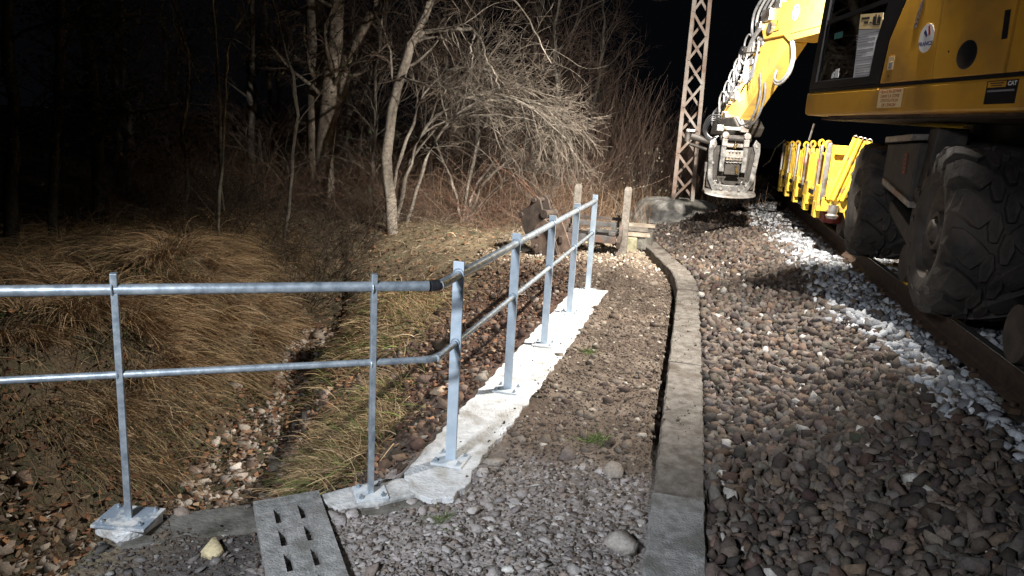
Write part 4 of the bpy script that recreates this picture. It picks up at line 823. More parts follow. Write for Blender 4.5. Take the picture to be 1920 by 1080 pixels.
mb = MB(); mb.prism([Q(1.46,2.66,-.002), Q(1.51,2.72,-.002), Q(1.47,2.50,-.002), Q(1.43,2.50,-.002)], OD*.01); build(mb, 'vent_slot', 'rust', p1)
# cab ---------------------------------------------------------------
cab = panel('cab_floor', [(.03,2.13),(1.10,2.13),(1.10,2.2),(.03,2.2)], .005, 1.0, 'black')
def bar(s0, z0, s1, z1, w, o=.0, th=.05, name='cab_frame', mat='black'):
    mb = MB(); a = Q(s0, z0, o+th/2); b_ = Q(s1, z1, o+th/2); mb.beam(a, b_, w, th, OD); return build(mb, name, mat, cab, bevel=.004)
def cabside(o):
    mb = MB(); outer = [(.035,2.13),(1.11,2.13),(1.15,2.45),(1.28,2.72),(1.50,3.42),(1.45,3.62),(.25,3.62),(.12,3.2)]
    inner = [(.13,2.19),(.965,2.19),(.985,2.45),(1.06,2.72),(1.25,3.35),(1.22,3.52),(.33,3.52),(.21,3.2)]
    n = 8
    for i in range(n):
        j = (i+1) % n; mb.prism([Q(*outer[i], o), Q(*outer[j], o), Q(*inner[j], o), Q(*inner[i], o)], OD*.05)
    return build(mb, 'cab_frame', 'black', cab)
fr1_ = cabside(.0); cabside(.97)
mb = MB(); mb.beam(Q(.15,2.70,.024), Q(1.06,2.76,.024), .035, .03, OD); build(mb, 'window_divider', 'black', fr1_)
mb = MB(); mb.prism([Q(s, z, .02) for s, z in [(.125,2.185),(.97,2.185),(.99,2.45),(1.065,2.72),(1.255,3.35),(1.225,3.525),(.325,3.525),(.205,3.2)]], OD*.004); build(mb, 'side_window', 'glass', fr1_)
mb = MB(); mb.prism([Q(s, z, .99) for s, z in [(.125,2.185),(.97,2.185),(.99,2.45),(1.065,2.72),(1.255,3.35),(1.225,3.525),(.325,3.525),(.205,3.2)]], OD*.004); build(mb, 'side_window', 'glass', cab)
mb = MB(); mb.prism([Q(.045,2.2,.05), Q(.115,3.2,.05), Q(.115,3.2,.97), Q(.045,2.2,.97)], FWD*.005); build(mb, 'front_window', 'glass', cab)
mb = MB(); mb.prism([Q(s, z, -.01) for s, z in [(.16,3.60),(1.50,3.60),(1.48,3.72),(.22,3.72)]], OD*1.05); roof = build(mb, 'cab_roof', 'yellow', cab, bevel=.03)
mb = MB(); mb.prism([Q(s, z, .05) for s, z in [(1.10,2.14),(1.14,2.14),(1.52,3.5),(1.46,3.5)]], OD*.92); build(mb, 'rear_wall', 'dark', cab)
# seat and console
mb = MB(); mb.box(Q(.78,2.52,.5), (.45,.48,.12), AX); mb.prism([Q(.92,2.55,.28), Q(1.02,2.55,.28), Q(1.12,3.15,.28), Q(1.0,3.15,.28)], OD*.44); seat = build(mb, 'operator_seat', 'cloth', cab, bevel=.04)
mb = MB(); mb.box(Q(.62,2.58,.2), (.36,.10,.08), AX).box(Q(.62,2.58,.8), (.36,.10,.08), AX).box(Q(.75,2.35,.5), (.4,.4,.25), AX); build(mb, 'armrest', 'dark', seat, bevel=.012)
mb = MB(); mb.tube([Q(.48,2.6,.2), Q(.44,2.78,.2)], [.012,.022], 10); mb.tube([Q(.48,2.6,.8), Q(.44,2.78,.8)], [.012,.022], 10); build(mb, 'joystick', 'black', cab, smooth=True)
mb = MB(); mb.tube([Q(.2,2.2,.5), Q(.33,2.72,.5)], .04, 12); mb.ring(Q(.34,2.74,.5), (Q(.2,2.2,.5)-Q(.33,2.72,.5)), .17, .014, 28, 8); build(mb, 'steering_column', 'dark', cab, smooth=True)
mb = MB(); mb.box(Q(.35,2.36,.12), (.14,.10,.12), AX); build(mb, 'side_box', 'cloth', cab, bevel=.02)
# stickers & paper on the cab window and body
def decal(name, poly, o, mat, parent, th=.0025):
    mb = MB(); mb.prism([Q(s, z, o) for s, z in poly], OD*th); return build(mb, name, mat, parent)
pap = decal('notice_sheet', [(.725,2.175),(1.055,2.17),(1.02,2.545),(.70,2.58)], .010, 'paper', fr1_)
hdr = decal('notice_header', [(.698,2.585),(1.019,2.55),(1.008,2.67),(.69,2.70)], .009, 'cream', fr1_)
mb = MB()
for k in range(17):
    z = 2.205+k*.0205; w0, w1 = (.75-.0004*k*12, .75+random.choice([.11,.2,.25,.28,.05])); 
    if k in (5, 11): continue
    mb.prism([Q(w0, z, .0095), Q(w1, z-.0005, .0095), Q(w1, z+.006, .0095), Q(w0, z+.0065, .0095)], OD*.002)
build(mb, 'text_lines', 'ink', pap)
mb = MB()
for a, b_, c_, d_ in ((.715,.83,2.655,2.672),(.76,.82,2.62,2.638),(.84,.87,2.615,2.625),(.88,.93,2.60,2.66),(.94,.99,2.60,2.65),(.89,.99,2.59,2.60),(.905,.925,2.66,2.675),(.95,.965,2.65,2.665)): mb.prism([Q(a,c_,.0085),Q(b_,c_-.008,.0085),Q(b_,d_-.008,.0085),Q(a,d_,.0085)], OD*.002)
build(mb, 'pictogram', 'inkb', hdr)
decal('sticker', [(.315,2.545),(.445,2.55),(.44,2.60),(.312,2.595)], .0165, 'teal', fr1_)
decal('sticker', [(.36,2.215),(.40,2.215),(.40,2.265),(.37,2.255)], .0165, 'paper', fr1_)
decal('sticker', [(.415,2.215),(.475,2.215),(.47,2.29),(.415,2.285)], .0165, 'paper', fr1_)
def text(body, s, z, h, o, mat, parent, name='lettering', align='CENTER', slant=0, yscale=1, along=SD, out=-OD, at=None, bold=.0):
    cu = bpy.data.curves.new(name, 'FONT'); cu.body = body; cu.size = h; cu.align_x = align; cu.align_y = 'CENTER'; cu.extrude = .0006; cu.offset = bold; cu.space_line = 1.0
    ob = bpy.data.objects.new('tmp', cu); C.objects.link(ob); dg = bpy.context.evaluated_depsgraph_get(); me = bpy.data.meshes.new_from_object(ob.evaluated_get(dg)); bpy.data.objects.remove(ob)
    c = at if at is not None else Q(s, z, o); mt = MB(); mt.add([c + along*v.co.x + UP*v.co.y*yscale + along*slant*v.co.y + out*v.co.z for v in me.vertices], [tuple(p.vertices) for p in me.polygons])
    return build(mt, name, mat, parent)
def disc(s, z, r, o, mat, parent, name, ry=None, n=32):
    return decal(name, [(s+r*math.cos(2*PI*k/n), z+(ry or r)*math.sin(2*PI*k/n)) for k in range(n)], o, mat, parent)
lg = disc(1.60, 2.415, .078, -.004, 'white', p1, 'round_emblem', .098)
decal('emblem_stroke', [(1.565,2.455),(1.582,2.475),(1.612,2.435),(1.600,2.420)], -.0055, 'inknavy', lg)
decal('emblem_stroke', [(1.603,2.495),(1.620,2.500),(1.640,2.437),(1.622,2.428)], -.0055, 'inkred', lg)
text('FRANCE', 1.603, 2.375, .040, -.0055, 'inknavy', lg, bold=.0008)
disc(1.86, 2.30, .008, -.004, 'chrome', p2, 'key_lock')
st = decal('small_label', [(1.195,2.225),(1.265,2.225),(1.265,2.325),(1.195,2.325)], -.003, 'cream', p1); decal('symbol', [(1.21,2.235),(1.25,2.235),(1.25,2.28),(1.21,2.28)], -.0045, 'ink', st); disc(1.222, 2.18, .009, -.003, 'rust', p1, 'screw_cap')
wl = decal('warning_label', [(1.14,1.945),(1.44,1.945),(1.44,2.085),(1.14,2.085)], -.003, 'cream', skirt)
text("NE PAS PENETRER\nDANS LA ZONE\nD'EVOLUTION\nDE L'ENGIN", 1.29, 2.013, .033, -.005, 'inkrust', wl)
pl = decal('type_plate', [(2.27,1.945),(2.52,1.945),(2.52,2.085),(2.27,2.085)], -.003, 'black', skirt)
decal('plate_field', [(2.28,2.045),(2.43,2.045),(2.43,2.08),(2.28,2.08)], -.0045, 'yellow', pl); text('CAT', 2.478, 2.063, .035, -.005, 'white', pl, bold=.001); decal('plate_field', [(2.285,2.018),(2.50,2.018),(2.50,2.03),(2.285,2.03)], -.0045, 'ink', pl)
decal('plate_line', [(2.30,2.066),(2.41,2.066),(2.41,2.072),(2.30,2.072)], -.006, 'inkb', pl); decal('plate_line', [(2.31,2.053),(2.40,2.053),(2.40,2.058),(2.31,2.058)], -.006, 'inkb', pl)
# cab lamps
def lamp_house(loc, tgt, parent, r=.07):
    d = (Vector(tgt)-Vector(loc)).normalized(); c = Vector(loc) - d*.03; mb = MB(); mb.lathe(c - d*.09, d, [(0,r*.6),(.02,r),(.10,r*1.05)], 20).lathe(c-d*.10-UP*.0, (0,0,-1), [(0,.02),(.12,.02)], 8)
    h = build(mb, 'work_lamp', 'black', parent, smooth=True); mb = MB(); mb.lathe(c+d*.0125, d, [(0,r*.92),(.004,r*.92)], 20); build(mb, 'lamp_lens', 'lens', h)
for L_, t_ in ((LAMPS[0], (-1.0,7.2,0)), (LAMPS[1], (.3,11.6,.9)), (LAMPS[2], (-3.5,11.9,1.0))): lamp_house(L_.location, t_, roof, .05)
BOOM_LAMP = True
mb = MB(); mb.box((1.308-.15,6.142,3.84+.0-.006), (.004,.62,.140)).box((1.308-.07,6.142,3.906), (.16,.62,.004)); build(mb, 'beam_blocker', 'black', roof)  # unseen plates added to keep the side beam off the left trees
mb = MB(); mb.beam((1.35,7.5,3.64), (.56,7.36,3.60), .05, .03); build(mb, 'lamp_bracket', 'black', roof)
# boom ----------------------------------------------------------------
BO, BW = .98, .36
def side_pr(name, poly, o0, w, mat, parent=EX, bevel=.008, **k):
    mb = MB(); mb.prism([Q(s, z, o0) for s, z in poly], OD*w); return build(mb, name, mat, parent, bevel=bevel, **k)
boom = side_pr('boom', [(1.0,2.35),(.6,2.6),(-.6,3.25),(-1.6,2.91),(-2.55,2.90),(-2.72,2.99),(-3.30,3.0),(-3.38,3.12),(-3.30,3.30),(-3.05,3.42),(-2.6,3.40),(-1.7,3.52),(-.6,3.72),(.4,3.1),(1.0,2.75)], BO, BW, 'armyellow')
side_pr('boom_side_plate', [(-1.62,2.99),(-2.5,2.985),(-2.5,3.38),(-1.62,3.47)], BO-.012, .012, 'armyellow', boom, .003)
d_ = disc(-2.42, 3.225, .085, BO-.018, 'white', boom, 'round_emblem', .095)
mb = MB()
for c_, a0, a1 in (((-2.40,3.25), .3, 3.4), ((-2.44,3.20), 3.5, 6.6)):
    ps = [Q(c_[0]+.038*math.cos(a), c_[1]+.030*math.sin(a), BO-.021) for a in np.linspace(a0, a1, 12)]; mb.tube(ps, .0075, 5)
build(mb, 'emblem_swirl', 'inkblue', d_)
tri = decal('warning_triangle', [(-3.02,3.06),(-2.86,3.06),(-2.94,3.21)], BO-.004, 'inkb', boom); decal('triangle_field', [(-2.998,3.073),(-2.882,3.073),(-2.94,3.182)], BO-.006, 'signyel', tri); decal('exclamation', [(-2.946,3.098),(-2.934,3.098),(-2.931,3.15),(-2.949,3.15)], BO-.008, 'inkb', tri)
mb = MB()
for s_ in (-1.9, -2.1):
    for k in range(14): mb.lathe(Q(s_+random.uniform(-.12,.12), 3.3+random.uniform(-.1,.08), BO-.013), -OD, [(0,.006),(.002,.006)], 5)
build(mb, 'paint_chips', 'black', boom)
# stick
stick = side_pr('stick', [(-2.66,2.98),(-2.62,2.90),(-3.86,1.97),(-4.0,1.84),(-4.45,1.86),(-4.62,1.96),(-4.54,2.06),(-3.36,3.02),(-3.28,3.20),(-3.05,3.25)], BO+.05, BW-.12, 'armyellow')
mb = MB(); mb.tube([Q(-3.05,3.12,BO-.05), Q(-3.05,3.12,BO+BW+.05)], .07, 20).tube([Q(-4.3,1.98,BO-.02), Q(-4.3,1.98,BO+.32)], .05, 16); build(mb, 'pivot_pin', 'steel', stick, smooth=True)
mb = MB(); mb.tube([Q(-2.72,3.55,BO+.14), Q(-3.42,3.02,BO+.14)], .065, 16).tube([Q(-3.30,3.42,BO+.14), Q(-4.02,2.72,BO+.14)], .055, 16); build(mb, 'hydraulic_cylinder', 'yellow', stick, smooth=True)
mb = MB(); mb.tube([Q(-4.0,2.74,BO+.14), Q(-4.50,2.22,BO+.14)], .028, 12); build(mb, 'cylinder_rod', 'chrome', stick, smooth=True)
lamp_house(LAMPS[3].location, (-.6,13.6,.3), stick, .045); mb = MB(); mb.beam(LAMPS[3].location + Vector((.04,-.13,0)), Q(-3.5,2.86,BO+.08), .03, .02); build(mb, 'lamp_bracket', 'black', stick)
mb = MB()
side_b = [(-3.84,2.13),(-3.93,2.06),(-4.2,2.32),(-4.1,2.40)]
mb.prism([Q(s, z, BO+.046) for s, z in [(-3.94,2.22),(-4.16,2.40),(-4.20,2.37),(-3.98,2.19)]], OD*.004); build(mb, 'warning_band', 'white', stick)
mb = MB()
for k in range(5): mb.box(Q(-3.25-.22*k, 3.10-.235*k+.12, BO+.08+.02*(k%2)), (.16,.12,.10), AX)
build(mb, 'valve_block', 'steel', stick, bevel=.01)
mb = MB(); mb.box(Q(-3.22,3.30,BO+.02), (.26,.14,.16), AX).box(Q(-3.40,3.18,BO-.02), (.14,.08,.12), AX).box(Q(-3.0,3.40,BO+.05), (.2,.12,.1), AX); build(mb, 'valve_block', 'steel', boom, bevel=.01)
def hose(pts, r, mat='hose', parent=boom, K=16, name='hydraulic_hose'):
    P_ = [Vector(p) for p in pts]; out = []
    n = len(P_)
    for i in range(n-1):
        a, b_, c_, d_ = P_[max(i-1,0)], P_[i], P_[i+1], P_[min(i+2,n-1)]
        for k in range(K//2):
            t = k/(K//2); out.append(.5*((2*b_)+(c_-a)*t+(2*a-5*b_+4*c_-d_)*t*t+(3*b_-a-3*c_+d_)*t**3))
    out.append(P_[-1]); mb = MB(); mb.tube(out, r, 8); return build(mb, name, mat, parent, smooth=True)
# hoses looping at the knee
for k in range(5):
    o_ = BO-.05+.07*k
    hose([Q(-2.7,3.56-.01*k,o_), Q(-3.15,3.62+.03*k,o_), Q(-3.55-.03*k,3.42,o_), Q(-3.62-.02*k,3.16,o_+.01), Q(-3.48,2.98,o_), Q(-3.52,2.72,o_), Q(-3.75,2.5,o_)], .019, 'hoselight' if k % 2 else 'hose', boom)
for k in range(3):
    hose([Q(-3.30,3.15,BO-.04-.02*k), Q(-3.50-.04*k,2.95,BO-.07), Q(-3.50-.05*k,2.62,BO-.08), Q(-3.42-.05*k,2.46-.02*k,BO-.07), Q(-3.34-.03*k,2.6,BO-.06), Q(-3.36,2.85,BO-.04)], .014, 'hose', stick)
for k in range(4):
    hose([Q(-3.6-.05*k,3.0,BO+.03*k), Q(-3.95-.03*k,2.86,BO+.03*k), Q(-4.2-.02*k,2.55,BO+.03*k), Q(-4.5,2.2+.03*k,BO+.04*k), Q(-4.82,2.02+.02*k,BO+.05*k), Q(-4.75,1.8,BO+.05*k)], .016, 'hose' if k % 2 else 'hoselight', stick)
for k in range(2):      # hanging loops under the arm
    hose([Q(-2.50-.06*k,2.96,BO+.02), Q(-2.38-.05*k,2.72,BO+.02), Q(-2.44-.05*k,2.50+.02*k,BO+.02), Q(-2.68,2.38+.035*k,BO+.02), Q(-2.93,2.44+.03*k,BO+.06), Q(-3.06,2.60,BO+.14)], .0155, 'hoselight', stick)
for k in range(2):
    hose([Q(-3.30,2.55,BO+.02+.06*k), Q(-3.22+.02*k,2.25,BO+.02+.06*k), Q(-3.38+.02*k,1.96,BO+.02+.06*k), Q(-3.68,1.86-.03*k,BO+.02+.06*k), Q(-3.9,1.97,BO+.02+.06*k)], .016, 'hose', stick)
for k in range(6):
    s0 = -3.55-.14*k; z0 = 3.02-.15*k
    hose([Q(s0,z0,BO-.01), Q(s0-.10,z0+.08,BO-.06), Q(s0-.24,z0-.02,BO-.05), Q(s0-.26,z0-.22,BO-.02)], .013, 'hoselight', stick)
mb = MB()
for k in range(16): mb.lathe(Q(-3.45-.066*k, 3.02-.066*k+random.uniform(-.06,.04), BO+.05), -OD, [(0,.022),(.03,.022),(.032,.014),(.055,.014)], 6)
build(mb, 'hose_fitting', 'steel', stick)
# tilt head, coupler and attachment: faces the camera side ------------------
hc = Vector((.345, 11.35, 0)); hx = Vector((.985, .17, 0)).normalized(); hy = Vector((-.17, .985, 0))
def H(u, z, w=0): return hc + hx*u + hy*w + UP*z
HA = (tuple(hx), tuple(hy), (0,0,1))
head = side_pr('tilt_head', [(-4.75,1.96),(-3.95,1.98),(-3.75,1.84),(-3.85,1.70),(-4.8,1.70)], BO-.02, .42, 'dark', EX, .02)
mb = MB(); mb.box(H(-.24,1.80,-.16), (.10,.10,.09), HA).box(H(.11,1.80,-.16), (.12,.10,.09), HA).box(H(-.06,1.80,-.13), (.26,.05,.05), HA); build(mb, 'head_lug', 'steel', head, bevel=.01)
mb = MB(); mb.tube([H(-.62,1.66,0), H(-.34,1.60,0)], .05, 14).tube([H(-.66,1.58,.02), H(-.66,1.72,.02)], .045, 12).tube([H(-.62,1.55,.05), H(-.36,1.48,.05)], .025, 10); build(mb, 'side_actuator', 'dark', head, smooth=True)
mb = MB(); mb.box(H(-.63,1.74,0), (.13,.09,.04), HA); build(mb, 'actuator_cap', 'steel', head, bevel=.008)
for k in range(4): hose([H(-.22,1.86+.04*k,-.03*k), H(-.33-.02*k,1.90+.02*k,-.05), H(-.40-.02*k,1.76,-.02*k), H(-.34,1.66-.02*k,-.04), H(-.22,1.68,-.03)], .011, 'black', head)
cp = Vector(); mb = MB()
for s_ in (-1, 1):
    mb.prism([H(s_*.115,1.70,-.22), H(s_*.195,1.70,-.22), H(s_*.195,1.30,-.22), H(s_*.19,1.18,-.22), H(s_*.12,1.18,-.22), H(s_*.125,1.30,-.22)], hy*.06)
coup = build(mb, 'coupler_jaw', 'headsteel', EX, bevel=.008)
mb = MB()
for s_ in (-1, 1): mb.lathe(H(s_*.155,1.70,-.25), hy, [(0,.05),(.1,.05)], 16).box(H(s_*.155,1.60,-.232), (.075,.012,.10), HA)
build(mb, 'jaw_cap', 'steel', coup, bevel=.006)
mb = MB(); mb.box(H(0,1.44,-.19), (.26,.05,.11), HA).box(H(0,1.56,-.15), (.30,.04,.05), HA); build(mb, 'cross_block', 'wornsteel', coup, bevel=.008)
mb = MB()
for k in range(4): mb.lathe(H(-.075+.05*k,1.475,-.222), -hy, [(0,.014),(.014,.014),(.016,.008),(.03,.008)], 6)
build(mb, 'bolt', 'steel', coup)
mb = MB(); mb.tube([H(-.115,1.345,-.21), H(.115,1.345,-.21)], .032, 14)
for k in range(5): mb.tube([H(-.1+.047*k,1.345,-.21), H(-.085+.047*k,1.345,-.21)], .042, 14)
build(mb, 'lock_cylinder', 'chrome', coup, smooth=True)
mb = MB(); mb.tube([H(-.22,1.66,-.17), H(.22,1.66,-.17)], .04, 14).box(H(0,1.22,-.15), (.22,.10,.16), HA).box(H(0,1.62,-.12), (.34,.04,.18), HA); build(mb, 'coupler_body', 'dark', coup, bevel=.008)
mb = MB(); mb.tube([H(.04,1.28,-.205), H(.06,1.16,-.205)], .018, 8).tube([H(-.02,1.52,-.2), H(.0,1.62,-.2)], .01, 6).tube([H(.0,1.52,-.2), H(.03,1.60,-.2)], .008, 6); build(mb, 'small_cylinder', 'chrome', coup, smooth=True)
# ditch bucket seen from behind
mb = MB()
for s_ in (-1, 1):
    pts = [(.29,1.66),(.36,1.60),(.37,1.48),(.335,1.06),(.25,.90),(.16,.87),(.19,.93),(.265,1.07),(.30,1.46),(.255,1.57)]
    mb.prism([H(s_*u, z, -.20) for u, z in pts], hy*.05)
att = build(mb, 'bucket_side_arm', 'headsteel', EX, bevel=.006)
mb = MB()
for s_ in (-1, 1):
    mb.prism([H(s_*.26,1.58,-.15), H(s_*.36,1.55,-.15), H(s_*.34,.95,-.15), H(s_*.2,.90,-.15)], hy*.02)
mb.prism([H(-.28,1.55,-.05), H(.28,1.55,-.05), H(.27,.95,-.05), H(-.27,.95,-.05)], hy*.03); build(mb, 'bucket_back', 'dark', att)
mb = MB(); mb.prism([H(u, z, -.19) for u, z in [(-.28,1.03),(-.17,1.06),(-.10,.985),(.10,.985),(.17,1.06),(.28,1.03),(.24,.93),(.16,.86),(.06,.88),(-.06,.88),(-.16,.86),(-.24,.93)]], hy*.04); build(mb, 'wear_plate', 'headsteel', att, bevel=.006)
mb = MB()
for s_ in (-1, 1): mb.box(H(s_*.15,1.10,-.21), (.13,.03,.025), HA).box(H(s_*.12,1.06,-.21), (.035,.03,.08), HA).box(H(s_*.185,1.06,-.21), (.03,.03,.07), HA)
build(mb, 'hook', 'dark', att)
mb = MB()
for u, z in ((-.22,1.0),(.22,1.0),(-.31,1.56),(.31,1.56),(-.29,1.3),(.31,1.3),(-.13,.93),(.13,.93),(0,.93)): mb.lathe(H(u, z, -.203), -hy, [(0,.022),(.012,.018)], 10)
build(mb, 'bolt', 'steel', att)
mb = MB(); n = 24; vs = []
for k in range(n+1):
    a = PI*(k/n); u = -.37*math.cos(a); zz = .875-.05*math.sin(a); w = -.25-.10*math.sin(a)
    vs += [H(u, zz+.012, w+.02), H(u*.98, zz+.06+.02*math.sin(a), w+.16), H(u*.98, zz+.045+.02*math.sin(a), w+.16), H(u, zz-.012, w)]
mb.add(vs, [(k*4+j, k*4+(j+1)%4, (k+1)*4+(j+1)%4, (k+1)*4+j) for k in range(n) for j in range(4)] + [(0,1,2,3),(n*4+3,n*4+2,n*4+1,n*4)])
mb.prism([H(u, .895-.02*abs(u), -.20) for u in (-.36, .36)] + [H(.36,.87,-.20), H(-.36,.87,-.20)], hy*.25); build(mb, 'cutting_lip', 'steel', att)
mb = MB(); mb.tube([H(-.37,1.30,-.12), H(-.37,.90,-.14)], .010, 8).tube([H(-.37,1.30,-.12), H(-.37,1.16,-.13)], .018, 8).tube([H(.36,1.15,-.12), H(.36,.90,-.14)], .010, 8); build(mb, 'side_rod', 'steel', att, smooth=True)
# undercarriage --------------------------------------------------------
mb = MB(); mb.box((2.55,6.75,1.22), (.95,3.3,.42)).box((2.55,6.6,1.55), (1.1,1.1,.3)); mb.lathe((2.55,6.55,1.62), (0,0,1), [(0,.6),(.26,.6)], 32)
chas = build(mb, 'chassis', 'dark', bevel=.02)
mb = MB()
for y in (5.46, 8.08): mb.tube([(1.95,y,1.12), (3.2,y,1.12)], .13, 14).box((2.55,y,1.12), (.5,.36,.36))
build(mb, 'axle', 'dark', chas)
mb = MB(); mb.prism([(1.58,6.35,1.70),(1.58,7.35,1.68),(1.58,7.35,1.30),(1.58,6.35,1.22)], (.5,0,0)); tb_ = build(mb, 'tool_box', 'dark', chas, bevel=.012)
mb = MB(); mb.prism([(1.54,6.42,1.715),(1.54,7.30,1.695),(1.98,7.30,1.72),(1.98,6.42,1.74)], (0,0,.05)); build(mb, 'box_lid', 'wornsteel', tb_, bevel=.005)
mb = MB(); mb.prism([(1.56,6.25,1.20),(1.56,7.25,1.33),(1.98,7.25,1.33),(1.98,6.25,1.20)], (0,0,.05)); build(mb, 'step_plate', 'wornsteel', tb_, bevel=.004)
mb = MB()
for k in range(5): mb.box((1.573,6.62,1.46+.035*k), (.006,.09,.024))
build(mb, 'reflector', 'redpaint', tb_)
mb = MB(); mb.prism([(1.66,6.20,1.82),(1.66,6.42,1.82),(1.62,6.38,1.30),(1.62,6.36,.98),(1.62,6.16,.98),(1.62,6.18,1.30)], (.22,0,0)); mb.tube([(1.6,6.27,1.30),(1.95,6.27,1.30)], .07, 12); build(mb, 'rail_arm', 'dark', chas, bevel=.012)
mb = MB(); mb.prism([(1.62,6.2,1.02),(1.62,7.1,1.2),(1.62,7.1,1.1),(1.62,6.2,.86)], (.2,0,0)); build(mb, 'link_arm', 'dark', chas, bevel=.01)
for (x, y) in ((1.78, 6.72), (3.28, 6.72), (1.78,4.35), (3.28,4.35)):
    mb = MB(); mb.lathe((x-.06,y,.70), (1,0,0), [(0,.16),(.09,.165),(.095,.19),(.12,.19)], 24).box((x+.12,y,.86), (.08,.14,.42)); build(mb, 'rail_wheel', 'rustdark', chas)
mb = MB()
for x0, y, s_ in ((2.1,4.75,1),(2.5,4.75,.8),(2.9,4.75,1.1)): mb.lathe((x0,y,1.75), (0,0,1), [(0,.07*s_),(.07,.08*s_),(.09,.05*s_)], 12).box((x0+.15,y-.1,1.76), (.12,.1,.08))
build(mb, 'valve_bank', 'wornsteel', chas)
mb = MB(); mb.beam((1.9,4.9,1.70), (3.2,4.9,1.70), .04, .02); build(mb, 'red_pipe', 'redpaint', chas)
STEER = rad(-2.5)
def wheel(cx0, cy0, cz0, sgn, label=None):
    R_, Wt = .575, .56; x0 = cx0     # x0 = outer face, width goes inward (sgn)
    cs_, sn_ = math.cos(STEER), math.sin(STEER)
    def cyl(th, v, r):
        a, b2 = sgn*v - sgn*.28, r*math.cos(th); return Vector((x0 + sgn*.28 + a*cs_ - b2*sn_, cy0 + a*sn_ + b2*cs_, cz0 + r*math.sin(th)))
    hub = MB(); n = 48
    prof = [(.07,.30),(.02,.33),(.008,.40),(.012,.48),(.05,.525),(.12,.538),(.28,.542),(.44,.538),(.51,.525),(.548,.48),(.552,.40),(.54,.33),(.49,.30)]
    mb = MB(); mb.add([cyl(2*PI*k/n, v, r) for v, r in prof for k in range(n)], [(i*n+k, i*n+(k+1)%n, (i+1)*n+(k+1)%n, (i+1)*n+k) for i in range(len(prof)-1) for k in range(n)])
    wb = MB(); rp = [(.075,.0),(.075,.10),(.05,.10),(.05,.13),(.12,.14),(.13,.25),(.06,.29),(.06,.315),(.10,.30)]
    n2 = 40; wb.add([cyl(2*PI*k/n2, v, max(r, .001)) for v, r in rp for k in range(n2)], [(i*n2+k, i*n2+(k+1)%n2, (i+1)*n2+(k+1)%n2, (i+1)*n2+k) for i in range(len(rp)-1) for k in range(n2)])
    for k in range(10): a = 2*PI*k/10; wb.lathe(cyl(a, .12, .19), (-sgn*cs_,-sgn*sn_,0), [(0,.016),(.025,.014)], 6)
    wb.lathe(cyl(0, .075, 0), (-sgn*cs_,-sgn*sn_,0), [(0,.085),(.05,.07),(.06,.03)], 20)
    w_ = build(mb, 'wheel', 'rubber', EX, smooth=True); build(wb, 'rim', 'rim', w_, smooth=True)
    # lugs: long curved bars on both halves and hexagon blocks along the middle
    lug = MB(); NL = 14; pitch = 2*PI/NL
    def rr(v): return float(np.interp(v, [-.02,.0,.02,.05,.10,.28,.46,.51,.54,.56,.58], [.46,.49,.548,.572,R_,R_+.006,R_,.572,.548,.49,.46]))
    def bar_(path, w0):
        base_ = len(lug.v); sec = []
        for i, (v, u) in enumerate(path):
            a = path[max(i-1,0)]; b2 = path[min(i+1,len(path)-1)]; dv, du = b2[0]-a[0], (b2[1]-a[1])*R_; L2 = math.hypot(dv, du); nv, nu = -du/L2, dv/L2
            w = w0*(.42 if i in (0, len(path)-1) else .5)
            for sgn2, dr in ((-1,-.065),(-.84,0),(.84,0),(1,-.065)):
                vv = v + nv*w*sgn2; uu = u + nu*w*sgn2/R_; sec.append(cyl(uu, vv, rr(vv)+dr))
        m = len(path); lug.add(sec, [(i*4+k, i*4+(k+1)%4, (i+1)*4+(k+1)%4, (i+1)*4+k) for i in range(m-1) for k in range(4)] + [(0,1,2,3),(m*4-1,m*4-2,m*4-3,m*4-4)])
    for k in range(NL):
        t0 = k*pitch
        bar_([(.012, t0-.03), (.04, t0-.02), (.08, t0+.03), (.13, t0+.10), (.17, t0+.17), (.200, t0+.22)], .178)
        bar_([(.548, t0+pitch/2-.03), (.52, t0+pitch/2-.02), (.48, t0+pitch/2+.03), (.43, t0+pitch/2+.10), (.39, t0+pitch/2+.17), (.360, t0+pitch/2+.22)], .178)
        for v0, dt in ((.240, .27), (.320, .27+pitch/2)):
            hexa = [cyl(t0+dt+.088/R_*math.sin(PI*j/3)*1.22, v0+.040*math.cos(PI*j/3), rr(.28)+.001) for j in range(6)]; hb2 = [cyl(t0+dt+.088/R_*math.sin(PI*j/3)*1.28, v0+.042*math.cos(PI*j/3), R_-.05) for j in range(6)]
            lug.add(hexa+hb2, [(0,1,2,3,4,5)]+[(j, (j+1)%6, (j+1)%6+6, j+6) for j in range(6)])
    build(lug, 'tread_lugs', 'rubber', w_, bevel=.007)
    return w_
wheel(1.50, 5.46, 1.115, 1); wheel(1.50, 8.08, 1.115, 1); wheel(3.55, 5.46, 1.115, -1); wheel(3.55, 8.08, 1.115, -1)

# ------------------------------------------------------------------ yellow rail trolley with stanchions
TR = thing('rail_trolley', (2.3, 11.8, .52), 'yellow rail trolley with ring topped stanchions standing behind the machine wheels', 'rail trolley')
def tbuild(mb, name, mat, parent=TR, **k):
    o = mb.build(name, mat, TR, **k); o.parent = parent; return o
X0 = 1.36
mb = MB(); mb.box((2.35,11.75,.97), (1.9,4.9,.10)); deck = tbuild(mb, 'deck', 'yellow2', bevel=.01)
mb = MB()
for y in (9.45,10.45,11.7,12.9,14.1): mb.box((X0+.02,y,1.02), (.10,.34,.30)).box((X0,y+.02,.88), (.07,.20,.20))
mb.box((X0+.03,11.8,1.02), (.05,4.7,.16)); side_f = tbuild(mb, 'side_pocket', 'yellow2', bevel=.008)
mb = MB()
for y in (9.95,11.1,12.3,13.5): mb.box((X0-.028,y,1.06), (.01,.42,.06))
tbuild(mb, 'side_opening', 'black', side_f)
